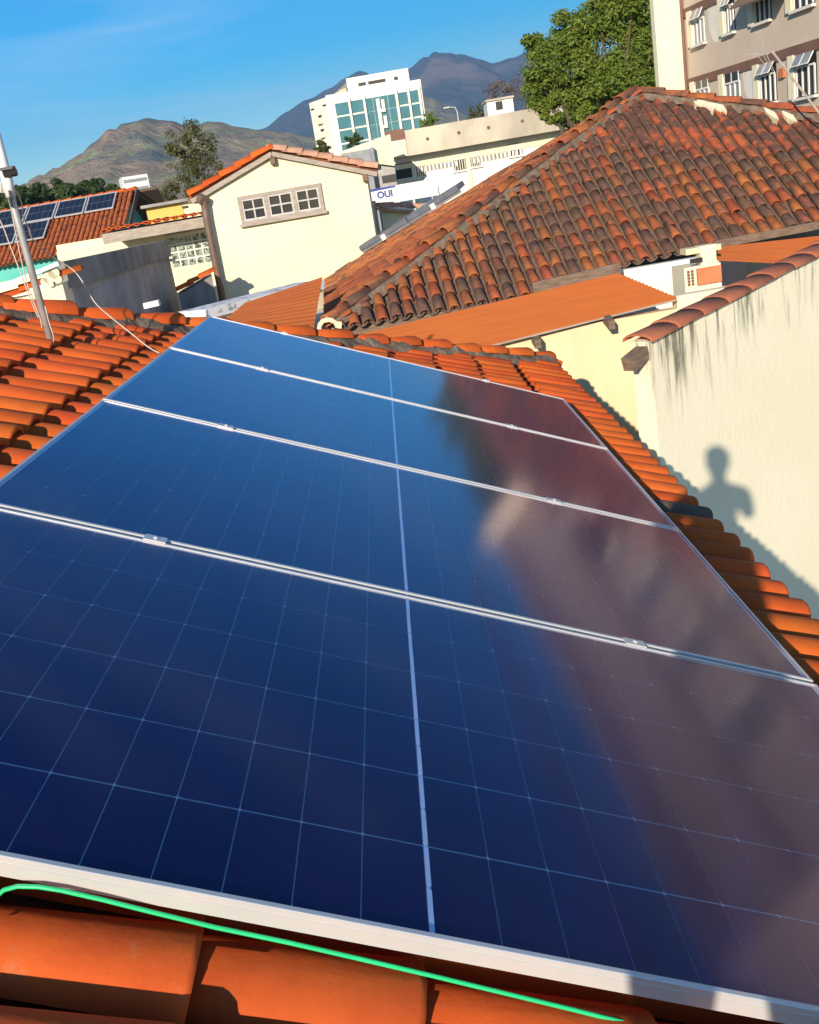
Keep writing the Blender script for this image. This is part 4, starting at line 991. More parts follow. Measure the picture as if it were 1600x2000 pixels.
mb = MB(); mb.prism([Vec((s0.x - .6, -.012, zt - .12)), Vec((s1.x, -.012, zt - .06)), Vec((s1.x, -.012, zt - .001)), Vec((s0.x - .6, -.012, zt - .001))], Vec((0, .011, 0))); mb.build('stripe', M['blue_paint'], t)
mb = MB(); [mb.box(s0.x + x, s0.x + x + .08, .02, .09, 0, s2.z - .2) for x in (-.3, 1.9)]; mb.build('posts', M['galv'], t)
tx = bpy.data.curves.new('lettering', 'FONT'); tx.body = 'OUI'; tx.size = .34; tx.extrude = .006; tx.offset = .012; tx.align_x = 'CENTER'
to = bpy.data.objects.new('lettering_curve', tx); col.objects.link(to)
dg = bpy.context.evaluated_depsgraph_get(); lme = bpy.data.meshes.new_from_object(to.evaluated_get(dg)); bpy.data.objects.remove(to)
lme.materials.clear(); lme.materials.append(M['blue_paint'])
link('lettering', lme, t, Matrix.Translation((sg.loc(752, 380).x, -.012, s2.z - .0)) @ Matrix.Rotation(R(90), 4, 'X'))

cb = Fr(at(900, 300, 60.0), 91.0)
t = thing('concrete_building', 'long low building with deep stained concrete fascia and barred windows', 'building', cb.m)
c0, c1 = cb.loc(790, 255, -1.0), cb.loc(1085, 204, -1.0); zt = (c0.z + c1.z) / 2; zb = cb.loc(900, 279 + 8, -1.0).z
mb = MB(); mb.box(c0.x, c1.x + 3, -1.0, 9, zb, zt); fo = mb.build('fascia', M['concrete'], t)
for px, py in ((835, 271), (896, 259), (954, 249), (1020, 236)):
    q = cb.loc(px, py, -1.0); m2 = MB(); m2.tube([(q.x, -1.06, q.z), (q.x, -.98, q.z)], .09, 8); m2.build('drain_spout', M['band'], fo)
q0, q1 = cb.loc(763, 302, -1.0), cb.loc(793, 262, -1.0)
mb = MB(); mb.box(q0.x, c0.x - .02, -.9, 6, zb + .02, q1.z - .25); mb.build('end_fascia', M['cream_pale'], t)
mb = MB(); mb.box(q0.x - .1, c0.x - .03, -.6, 3, q1.z - .24, zt + .15); mb.build('dark_recess', M['band'], t)
wx0 = cb.loc(768, 330).x
mb = MB(); mb.box(wx0, c1.x + 3, 0, 8, 0, zb - .001); mb.build('wall', M['offwhite'], t)
mb = MB(); mb.box(wx0 - .05, c1.x + 3, -.06, -.001, zb - .62, zb - .34); mb.build('cream_band', M['cream'], t)
wz = lambda px, py: cb.loc(px, py)
for i, (xa_, ya_, xb_, yb_, k) in enumerate(((773, 322, 806, 350, 0), (812, 317, 829, 345, 1), (888, 305, 908, 333, 1), (921, 298, 936, 325, 1), (995, 283, 1016, 305, 1))):
    a_, b_ = wz(xa_, yb_), wz(xb_, (ya_ + yb_) / 2 - 13 - (xb_ - xa_) * .05); H_ = (yb_ - ya_) / F_PX * 60 * .98
    cz = (wz(xa_, ya_).z + wz(xa_, yb_).z) / 2
    m2 = MB(); m2.box(a_.x, b_.x, -.03, -.002, cz - H_ / 2, cz + H_ / 2); wo = m2.build('window', M['dark'] if k == 0 else M['dark_glass'], t)
    m2 = MB(); m2.box(a_.x - .1, b_.x + .1, -.14, -.031, cz - H_ / 2 - .09, cz - H_ / 2); m2.build('sill', M['offwhite'], wo)
    if k:
        for j in range(5): x = a_.x + (b_.x - a_.x) * (j + .5) / 5; m2 = MB(); m2.box(x - .018, x + .018, -.08, -.04, cz - H_ / 2, cz + H_ / 2); m2.build('window_bar', M['offwhite'], wo)
for xa_, xb_ in ((811, 893), (922, 1022)):
    a_, b_ = wz(xa_, 318), wz(xb_, 300); m2 = MB(); m2.box(a_.x, b_.x, -.02, -.001, zb - .95, zb - .66); vs_ = m2.build('vent_strip', M['glass_grey'], t)
    n_ = int((b_.x - a_.x) / .22)
    for j in range(n_): x = a_.x + (b_.x - a_.x) * (j + .5) / n_; m2 = MB(); m2.box(x - .05, x + .05, -.06, -.021, zb - .95, zb - .66); m2.build('vent_slat', M['offwhite'], vs_)
for px in (768, 808, 916):
    q = wz(px, 330); m2 = MB(); m2.box(q.x - .12, q.x + .12, -.10, -.0015, 0, zb - .63); m2.build('pilaster', M['cream'], t)
# lower white wing with cream side wall in front of it
lo = Fr(at(760, 300, 52.0), 91.0)
t = thing('cream_block', 'cream and grey low block with yellow top wall left of the concrete building', 'building', lo.m)
l0, l1, l2 = lo.loc(660, 303), lo.loc(762, 262), lo.loc(762, 300)
mb = MB(); mb.prism([Vec((l0.x, 0, l0.z - .2)), Vec((l1.x, 0, l2.z - .6)), Vec((l1.x, 0, l1.z)), Vec((l1.x - 1.6, 0, l1.z - .25)), Vec((l0.x, 0, l0.z + .1))], Vec((0, 5, 0))); mb.build('upper_wall', M['cream'], t)
mb = MB(); mb.box(l0.x, l1.x - .02, .3, 5, 0, l0.z - .21); mb.build('lower_wall', M['grey_wall'], t)
q = lo.loc(722, 293, -.4); mb = MB(); mb.box(l0.x + .2, q.x + .0, -.5, .28, 0, q.z + .05); mb.build('grey_tank_wall', M['glass_grey'], t)
mb = MB(); mb.box(q.x + .01, q.x + .2, -.5, .28, q.z - .7, q.z + .1); mb.build('dark_post', M['alu_blue'], t)
for px, py in ((760, 349),):
    q = lo.loc(px, py, .3); m2 = MB(); m2.box(q.x - .35, q.x + .35, .27, .299, q.z - .18, q.z + .18); m2.build('window', M['dark'], t)
ds = at(841, 357, 50.0); dfr = Fr(ds, 100.0)
t = thing('satellite_dish', 'white satellite dish on a post in front of the concrete building', 'satellite dish', Matrix.Translation((ds.x, ds.y, 0)))
mb = MB(); ax = Vec((-.35, -.8, .45)).normalized(); x_ = ax.cross(Vec((0, 0, 1))).normalized(); y_ = x_.cross(ax); cen = Vec((0, 0, ds.z)); rings = [(.0, .0)] + [(r_, r_ * r_ * .45) for r_ in (.1, .2, .3, .36)]
vs = [cen]; fs = []
for r_, h_ in rings[1:]:
    for k in range(16): a = 2 * math.pi * k / 16; vs.append(cen + x_ * (math.cos(a) * r_) + y_ * (math.sin(a) * r_) + ax * h_)
for k in range(16): fs.append((0, 1 + k, 1 + (k + 1) % 16))
for q in range(3):
    for k in range(16): a = 1 + q * 16 + k; b = 1 + q * 16 + (k + 1) % 16; fs.append((a, a + 16, b + 16, b))
mb.add(vs, fs); mb.build('reflector', M['white'], t, smooth=True)
mb = MB(); mb.tube([(0, .15, 0), (0, .15, ds.z - .2), cen - ax * .03], .035, 6); mb.build('post', M['galv'], t)
mb = MB(); mb.tube([cen - y_ * .34 + ax * .05, cen + ax * .38], .012, 5); mb.tube([cen + ax * .34, cen + ax * .44], .035, 6); mb.build('feed_arm', M['galv'], t)

# ------------------------------------------------------------------ white tower
tw = Fr(at(643, 230, 280.0), 89.0)
t = thing('white_tower', 'white office tower with teal glass bays, hills behind', 'building', tw.m)
x1 = tw.loc(826, 190).x; zt = (tw.loc(645, 186).z + tw.loc(824, 153).z) / 2
mb = MB(); mb.box(0, x1, 0, 22, 0, zt); mb.build('wall', M['tower'], t)
zt2 = zt + 3.4
q0, q1 = tw.loc(677, 160).x, tw.loc(800, 150).x
mb = MB(); mb.box(q0, q1, 2.0, 16, zt + .01, zt2); po = mb.build('roof_house', M['tower'], t)
for a_, b_ in ((.18, .30), (.34, .62), (.76, .82)):
    m2 = MB(); m2.box(q0 + (q1 - q0) * a_, q0 + (q1 - q0) * b_, 1.9, 1.99, zt + 1.0, zt + 1.8); m2.build('louvre', M['dark'], po)
mb = MB(); mb.prism([Vec((2.5, 3, zt + .01)), Vec((q0 - .3, 3, zt + .01)), Vec((q0 - .3, 3, zt + 2.4)), Vec((6, 3, zt + 1.5)), Vec((2.5, 3, zt + .5))], Vec((0, 8, 0))); mb.build('roof_ramp', M['concrete'], t)
zg1 = tw.loc(668, 190).z - .2; rowh = 3.35
def gx(px): return tw.loc(px, 215).x
bays = [(656, 683, 5, 1), (686, 712, 5, 1), (781, 801, 5, 1), (803.5, 822, 5, 1)]
zg1 = zt - 2.4
for a_, b_, n_, k in bays:
    A_, B_ = gx(a_), gx(b_)
    for i in range(n_ + 3):
        z1_ = zg1 - i * rowh * 1.02; m2 = MB(); m2.box(A_, B_, -.08, -.01, z1_ - rowh + .35, z1_); m2.build('window', M['glass_teal'], t)
A_, B_ = gx(716), gx(776)
for i in range(8):
    for k in range(4):
        m2 = MB(); xx0 = A_ + (B_ - A_) * k / 4; m2.box(xx0 + .04, xx0 + (B_ - A_) / 4 - .04, -.08, -.01, zg1 - (i + 1) * rowh + .04, zg1 - i * rowh - .04); m2.build('glass_panel', M['glass_teal'], t)
X_, Y_ = gx(737), gx(753)
mb = MB(); mb.box(X_, X_ + .9, -1.0, -.09, zg1 - 27, zg1 - .6)
for i in range(5):
    z_ = zg1 - 1.0 - i * 4.0; mb.box(X_ + .901, Y_, -1.0, -.09, z_ - 3.0, z_ - 2.2); mb.box(Y_ - .8, Y_, -1.0, -.09, z_ - 2.199, z_)
mb.build('white_relief', M['tower'], t)
for px in (684.5, 714, 778.5, 802.3, 823.5): q = gx(px); m2 = MB(); m2.box(q - .28, q + .28, -.9, -.011, 0, zg1 + .8); m2.build('pier', M['tower'], t)
# left wing turning away
A_ = tw.w(0, .0, 0); lf = Fr((A_.x, A_.y), 148.0); wl_ = 9.5
li = tw.m.inverted() @ lf.m
mb = MB(); mb.box(-wl_, -.05, .05, 12, 0, zt - .4); mb.build('wing_wall', M['tower'], t, li)
for i in range(6):
    z_ = zt - 4.2 - i * 3.5
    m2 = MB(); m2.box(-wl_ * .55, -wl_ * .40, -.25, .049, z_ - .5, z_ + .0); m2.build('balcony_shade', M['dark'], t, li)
    m2 = MB(); m2.box(-wl_ * .58, -wl_ * .36, -.9, .048, z_ - 2.2, z_ - .9); m2.build('balcony', M['cream_pale'], t, li)
for x_ in (-wl_ * .85, -wl_ * .15): m2 = MB(); m2.box(x_ - .8, x_ + .8, -.05, .048, zt - 2.4, zt - 2.0); m2.build('slot', M['dark'], t, li)

# small white block far left
wb = Fr(at(268, 360, 330.0), 70.0)
t = thing('white_block', 'distant white apartment block at the foot of the hill', 'building', wb.m)
a_, b_ = wb.loc(243, 372).x, wb.loc(292, 360).x; zt = wb.loc(268, 342).z
mb = MB(); mb.box(a_, b_, 0, 9, 0, zt); mb.build('wall', M['white'], t)
for i in range(4): m2 = MB(); m2.box(a_ + .4, b_ - .4, -.1, -.02, zt - 1.9 - i * 2.6, zt - .9 - i * 2.6); m2.build('window_strip', M['glass_grey'], t)

# ------------------------------------------------------------------ apartment block on the right
f_az = 172.0
ab = Fr(at(1340, 120, 41.0), f_az)
t = thing('apartment_block', 'beige apartment block with brown bands and barred windows, upper right', 'building', ab.m)
ZT = 13.2
XR = ab.loc(1600, 150).x
mb = MB(); mb.box(0, XR + 14, 0, 9, 0, ZT); mb.build('wall', M['beige'], t)
b1, b2 = ab.loc(1350, 155), ab.loc(1600, 92); zb1 = (b1.z + b2.z) / 2; fh = ab.loc(1342, 156).z; fh2 = ab.loc(1334, 20).z
st_h = fh2 - fh
for k in range(-2, 4):
    m2 = MB(); m2.box(-.02, XR + 14, -.06, -.001, zb1 + k * st_h - .16, zb1 + k * st_h + .14); m2.build('floor_band', M['band'], t)
# end wall: the cream stair tower facing the camera
ef = Fr(ab.w(0, 0, 0), 84.0); el = ef.loc(1283, 100).x
ei = ab.m.inverted() @ ef.m
mb = MB(); mb.box(el, -.03, -.02, .35, 0, ZT); mb.build('stair_tower', M['cream_pale'], t, ei)
mb = MB(); q = ab.loc(1337, 90); mb.tube([(.08, -.08, 0), (.08, -.08, ZT)], .06, 6); mb.build('corner_pipe', M['band'], t)
def apt_window(xa_, xb_, z0, z1, tilt, glass, nb_=3, lit=False):
    wn = MB(); wn.box(xa_ - .06, xb_ + .06, -.02, -.001, z0 - .05, z1 + .05); o = wn.build('window', M['dark'] if not lit else M['glass_grey'], t)
    s = MB(); s.box(xa_ - .12, xb_ + .12, -.16, -.021, z0 - .11, z0 - .03); s.build('sill', M['beige2'], o)
    s = MB(); s.box(xa_ - .42, xa_ - .07, -.10, -.0012, z0 - .04, z1 + .04); s.build('reveal', M['cream_pale'], o)
    zm = z0 + (z1 - z0) * .70
    for k in range(nb_ + 1):
        x = xa_ + (xb_ - xa_) * k / nb_; s = MB(); s.box(x - .03, x + .03, -.06, -.022, z0, zm); s.build('bar', M['white'], o)
    s = MB(); s.box(xa_, xb_, -.065, -.023, zm - .03, zm + .03); s.build('transom', M['white'], o)
    for k in range(2):
        xs, xe = xa_ + (xb_ - xa_) * k / 2, xa_ + (xb_ - xa_) * (k + 1) / 2; hh = z1 - zm
        Tm = Matrix.Translation((0, -.05, z1)) @ Matrix.Rotation(R(-tilt), 4, 'X')
        s = MB(); s.box(xs + .03, xe - .03, -.012, .0, -hh, 0, 0, Tm); s.build('pane', M['glass_grey'] if tilt else M['dark_glass'], o)
        s = MB()
        for bx in ((xs, xs + .03, -.02, .01, -hh, 0), (xe - .03, xe, -.02, .01, -hh, 0), (xs + .03, xe - .03, -.02, .01, -hh - .03, -hh)): s.box(*bx, 0, Tm)
        s.build('sash_frame', M['white'], o)
def azr(pxa, pxb, pyt, pyb):
    a_, b_ = ab.loc(pxa, (pyt + pyb) / 2), ab.loc(pxb, (pyt + pyb) / 2); m_ = (pxa + pxb) / 2
    return a_.x, b_.x, ab.loc(m_, pyb).z, ab.loc(m_, pyt).z
for k, (args, tl_, lt) in enumerate((((1356, 1377, 16, 84), 28, True), ((1418, 1434, -12, 62), 28, False), ((1477, 1505, -20, 40), 0, False), ((1552, 1590, -45, 12), 0, False),
                                     ((1362, 1387, 156, 212), 0, True), ((1419, 1447, 141, 205), 0, True), ((1488, 1516, 122, 198), 32, False), ((1558, 1594, 103, 186), 32, False))):
    xa_, xb_, z0, z1 = azr(*args); apt_window(xa_, xb_, z0, z1, tl_, None, 3, lt)
# off-frame bays of the same facade
for k in range(3):
    for fl_ in range(2):
        xb_ = XR + 1.5 + k * 3.6; apt_window(xb_, xb_ + 1.4, zb1 - 1.9 + fl_ * st_h, zb1 - .5 + fl_ * st_h, 20, None)
for (pxa, pxb, pyt, pyb) in ((1384, 1405, 5, 86), (1452, 1483, 132, 202)):
    xa_, xb_, z0, z1 = azr(pxa, pxb, pyt, pyb); m2 = MB()
    m2.prism([Vec((xa_, -.012, z1)), Vec((xa_ + .05, -.012, z0 + .5)), Vec((xa_ + .3, -.012, z0 + .1)), Vec((xb_ - .2, -.012, z0)), Vec((xb_, -.012, z0 + .3)), Vec((xb_ - .05, -.012, z1))], Vec((0, .0105, 0))); m2.build('paint_patch', M['beige2'], t, label='white patch of fresh filler on the wall')
xa_, xb_, z0, z1 = azr(1424, 1600, -30, 20); m2 = MB()
A_, B_ = ab.loc(1425, 20, -.7), ab.loc(1520, -12, -.7)
m2.prism([A_, B_, Vec((B_.x, -.002, B_.z + .55)), Vec((A_.x, -.002, A_.z + .55))], Vec((0, 0, .05))); m2.build('tiled_hood', M['timber'], t, label='brown tiled hood over the upper windows')
q = azr(1526, 1532, 140, 152); m2 = MB(); m2.box(q[0], q[1] + .1, -.1, -.001, q[2], q[3] + .1); m2.build('brick_patch', M['brick'], t)

# TV antenna on the weathered roof
at_b, at_t = at(1604, 226, 15.2), at(1507, 99, 15.6)
t = thing('roof_antenna', 'thin TV antenna pole leaning in front of the apartment block', 'antenna', Matrix.Translation((at_b.x, at_b.y, 0)))
o_ = Vec((at_b.x, at_b.y, 0))
mb = MB(); mb.tube([at_b - o_ + (at_b - at_t) * .12, at_t - o_], .017, 6); mb.build('pole', M['timber_grey'], t)
bA, bB = at(1450, 106, 15.6) - o_, at(1501, 106, 15.6) - o_
mb = MB(); mb.tube([bA, bB], .009, 5); mb.build('boom', M['galv'], t)
for k, px in enumerate((1478, 1490, 1497)):
    c_ = at(px, 106, 15.6) - o_; mb = MB(); d2 = Vec((.25, .1, -.30 - .1 * k)); mb.tube([c_ - d2 * .3, c_ + d2 * .6], .005, 5); mb.build('element', M['galv'], t)

# ------------------------------------------------------------------ trees
def leaf_cloud(n, centers, size, up=0.3):
    mb = MB()
    for _ in range(n):
        c, r_ = random.choice(centers)
        while True:
            q = Vec((U_(-1, 1), U_(-1, 1), U_(-1, 1)))
            if q.length <= 1: break
        q = q * (0.45 + 0.55 * q.length) if q.length > .2 else q
        P = c + Vec((q.x * r_.x, q.y * r_.y, q.z * r_.z))
        d_ = Vec((U_(-1, 1), U_(-1, 1), U_(-1, .4))).normalized(); n_ = (q + Vec((U_(-1, 1), U_(-1, 1), U_(-.4, 1 + up)))).normalized()
        x_ = d_ - n_ * d_.dot(n_)
        if x_.length < .1: continue
        x_.normalize(); y_ = n_.cross(x_); s = size * U_(.7, 1.3)
        mb.add([P - x_ * s, P + y_ * s * .38 + n_ * s * .1, P + x_ * s, P - y_ * s * .38 + n_ * s * .1], [(0, 1, 2, 3)])
    return mb
def branches(base, tips, r0, seg=5):
    mb = MB(); top = base + (sum(tips, Vec()) / len(tips) - base) * .42
    mb.tube([base, base.lerp(top, .5) + Vec((U_(-.1, .1), U_(-.1, .1), 0)), top], [r0, r0 * .85, r0 * .7], 8)
    for tp in tips:
        md = top.lerp(tp, .55) + Vec((U_(-1, 1), U_(-1, 1), U_(0, .6))) * (tp - top).length * .12
        mb.tube([top, md, tp], [r0 * .45, r0 * .25, r0 * .06], seg)
    return mb
def tree(name, label, Yd, blobs, n, leaf, mat, r0, group=None, twigs=0):
    """blobs: (px, py, radius px) lobes of the crown at distance Yd (with an own depth offset)"""
    cs = []; sc_ = Yd / F_PX
    for (px, py, rp) in blobs:
        P = at(px, py, Yd + U_(-.5, .5) * rp * sc_ * 1.2); cs.append((P, rp * sc_))
    bx = sum((c.x for c, r_ in cs)) / len(cs); by = sum((c.y for c, r_ in cs)) / len(cs)
    o_ = Vec((bx, by, 0)); t = thing(name, label, 'tree', Matrix.Translation(o_), group)
    clumps = []
    for c, r_ in cs:
        k = max(4, int(16 * min(1.0, r_)))
        for _ in range(k):
            q = Vec((random.gauss(0, 1), random.gauss(0, 1), random.gauss(0, 1))).normalized() * r_ * U_(.55, .95)
            rr_ = r_ * U_(.28, .5); clumps.append((c - o_ + q, Vec((rr_, rr_, rr_ * .8))))
    br = branches(Vec((0, 0, 0)), [c - o_ for c, r_ in cs], r0)
    for _ in range(twigs):
        c, r_ = random.choice(cs); q = Vec((U_(-1, 1), U_(-1, 1), U_(.2, 1.6))).normalized() * r_ * U_(.9, 1.7); c = c - o_
        br.tube([c, c + q * .6 + Vec((U_(-.1, .1), 0, 0)), c + q], [r0 * .10, r0 * .06, r0 * .02], 4)
        for _k in range(3): e_ = c + q * U_(.4, .9); br.tube([e_, e_ + Vec((U_(-1, 1), U_(-1, 1), U_(.2, 1))).normalized() * r_ * .35], [r0 * .05, r0 * .015], 3)
    br.build('trunk', M['bark'], t)
    leaf_cloud(n, clumps, leaf).build('crown', mat, t)
    return t
tree('broadleaf_tree', 'big dense green tree beside the cream stair tower', 46.0,
     [(1045, 95, 26), (1075, 130, 52), (1065, 175, 42), (1110, 80, 52), (1130, 150, 62), (1120, 205, 46), (1085, 215, 30), (1165, 45, 56), (1180, 110, 66), (1190, 175, 60), (1225, 20, 56), (1235, 90, 60), (1250, 150, 56), (1150, 215, 40), (1270, 60, 50), (1275, 120, 48), (1220, 200, 45), (1265, 190, 40), (1240, -20, 50), (1190, 5, 40)],
     62000, .10, M['leaf'], .30)
tree('sparse_tree', 'sparse olive tree with bare top twigs left of the gabled house', 62.0,
     [(350, 280, 26), (372, 268, 30), (395, 290, 30), (365, 315, 32), (400, 325, 34), (385, 350, 34), (340, 300, 16), (350, 372, 34), (380, 380, 26), (420, 335, 22), (330, 385, 26)], 5200, .11, M['leaf_olive'], .16, None, 80)
for i, (px, py, rp, lab) in enumerate(((20, 378, 26, 'at the left edge'), (60, 380, 28, 'second from the left edge'), (98, 372, 27, 'below the foot of the hill'), (140, 374, 26, 'midway along the row'), (180, 368, 26, 'rightmost of the row'), (215, 374, 18, 'small one beside the white block'))):
    tree('distant_tree', 'dark green distant tree behind the turquoise house, ' + lab, 120.0 + 6 * (i % 3), [(px - rp * .5, py + 4, rp * .7), (px + rp * .4, py, rp * .75), (px, py + 16, rp * .9)], 2600, .30, M['leaf_dark'], .3, 'trees behind the turquoise house')
for px, py, rp, Yd, mat, nm, lab, n, tw_ in (
        (690, 272, 16, 90, 'leaf_dark', 'shrub', 'green bush at the foot of the white tower, left of the concrete building', 700, 0),
        (628, 291, 17, 60, 'leaf_olive', 'shrub', 'low olive bush showing over the gabled house roof', 500, 0),
        (838, 236, 19, 110, 'leaf', 'palm_like_tree', 'green spreading treetop between tower and concrete fascia', 900, 0),
        (935, 220, 22, 100, 'leaf_olive', 'shrub', 'dull green bush behind the concrete fascia', 700, 6),
        (975, 185, 30, 110, 'leaf_brown', 'bare_tree', 'brown leafless tree behind the concrete fascia, left one', 420, 60),
        (1012, 178, 30, 105, 'leaf_brown', 'bare_tree', 'brown leafless tree beside the big green tree', 420, 60)):
    tree(nm, lab, Yd, [(px - rp * .5, py + 3, rp * .6), (px + rp * .5, py + 2, rp * .6), (px, py - rp * .25, rp * .7), (px, py + rp * .6, rp * .8)], n, .16 if nm != 'shrub' else .14, M[mat], .12, None, tw_)
wh = Fr(at(985, 205, 95.0), 90.0)
t = thing('white_hut', 'small white building among the brown trees behind the concrete fascia', 'building', wh.m)
a_, b_ = wh.loc(952, 212), wh.loc(1002, 195); mb = MB(); mb.box(a_.x, b_.x, 0, 3, 0, b_.z + .2); mb.build('wall', M['offwhite'], t)
mb = MB(); mb.box(a_.x - .1, b_.x + .1, -.2, 3.2, b_.z + .201, b_.z + .35); mb.build('roof_slab', M['concrete'], t)
q = wh.loc(975, 205); mb = MB(); mb.box(q.x - .3, q.x + .3, -.03, -.002, q.z - .4, q.z + .3); mb.build('window', M['dark'], t)
P0_, P1_ = at(895, 232, 100.0), at(884, 208, 100.0)
o_ = Vec((P0_.x, P0_.y, 0)); t = thing('street_lamp', 'thin grey street lamp behind the concrete fascia', 'street lamp', Matrix.Translation(o_))
mb = MB(); mb.tube([Vec((0, 0, 0)), Vec((0, 0, P0_.z)), Vec((0, 0, P1_.z - .5)), P1_ - o_ + Vec((.2, 0, -.1)), P1_ - o_ + Vec((-.4, 0, 0))], [.09, .07, .06, .05, .04], 6); mb.build('post', M['galv'], t)
mb = MB(); mb.box(-.45, .1, -.1, .1, -.06, .04, 0, Matrix.Translation(P1_ - o_ + Vec((-.4, 0, 0)))); mb.build('lamp_head', M['galv'], t)

# ------------------------------------------------------------------ antenna mast and wires on our roof
mb_ = hit(103, 676, RP(0, 0, -.10), Nd)
mt = mb_ + Vec((0, 0, 1.62))
o_ = Vec((mb_.x, mb_.y, 0)); t = thing('antenna_mast', 'galvanised mast standing on our tiles at the left edge', 'mast', Matrix.Translation(mb_))
mk = lambda px, py, dx=0.0: hit(px, py, mb_ + Vec((0, dx, 0)), Vec((0, 1, 0))) - mb_
mb = MB(); mb.tube([Vec((0, 0, -.10)), mk(22, 385), mk(14, 358)], .018, 10); mb.build('pole', M['galv'], t, smooth=True)
mb = MB(); mb.tube([mk(22, 385), mk(14, 352), mk(-2, 290), mk(-30, 190)], [.024, .026, .026, .026], 10); mb.build('upper_tube', M['white'], t, smooth=True)
mb = MB(); mb.tube([mk(16, 372) + Vec((-.05, 0, 0)), mk(16, 350) + Vec((-.05, 0, 0))], .035, 8); mb.build('junction', M['offwhite'], t)
mb = MB(); q = mk(24, 337, -.02); mb.tube([q + Vec((-.04, 0, .0)), q + Vec((.02, 0, 0))], .020, 8); mb.box(q.x - .05, q.x + .015, q.y - .02, q.y + .02, q.z + .015, q.z + .028); mb.build('clamp', M['black'], t)
mb = MB(); q = Vec((0, 0, -.08)); mb.box(-.05, .05, -.05, .05, -.10, -.085); mb.build('base_plate', M['galv'], t)
mb = MB(); mb.tube([mk(18, 372, -.03), mk(22, 392, -.03), mk(18, 385, -.035), mk(24, 405, -.03)], .006, 5); mb.build('tie_wire', M['black'], t)
def wire(label, pts, r=0.0045, name='wire', mat='wire'):
    """pts: (px, py, Y)"""
    P = [at(*p) for p in pts]; Q = []
    for i in range(len(P) - 1):
        p0, p1, p2, p3 = P[max(i - 1, 0)], P[i], P[i + 1], P[min(i + 2, len(P) - 1)]
        for k in range(4):
            s = k / 4; Q.append(0.5 * ((2 * p1) + (p2 - p0) * s + (2 * p0 - 5 * p1 + 4 * p2 - p3) * s * s + (3 * p1 - p0 - 3 * p2 + p3) * s ** 3))
    Q.append(P[-1]); m = MB(); m.tube(Q, r, 6); tag(m.build(name, M[mat], smooth=True), label, 'wire')
wire('pale wire drooping from the mast across to the solar panel corner', [(20, 362, 5.08), (33, 376, 5.08), (43, 400, 5.1), (45, 422, 5.1), (56, 444, 5.12), (66, 470, 5.2), (100, 500, 5.4), (140, 525, 5.5), (160, 548, 5.45), (185, 590, 5.4), (215, 618, 5.3), (255, 650, 5.2), (290, 678, 5.15), (312, 690, 5.15)], .0036)
wire('thin wire hanging close beside the left of the mast', [(16, 378, 5.06), (28, 440, 5.08), (40, 500, 5.08), (55, 560, 5.08), (78, 620, 5.04), (82, 640, 5.0)], .0030)
wire('thin guy wire from the left edge to the mast foot', [(-30, 390, 5.3), (0, 430, 5.28), (20, 480, 5.26), (45, 545, 5.2), (60, 585, 5.15), (75, 620, 5.05)], .0030)
wire('short wire lying down the right side of the mast foot', [(88, 598, 4.98), (96, 630, 4.98), (104, 655, 4.98), (105, 674, 4.98)], .0030)

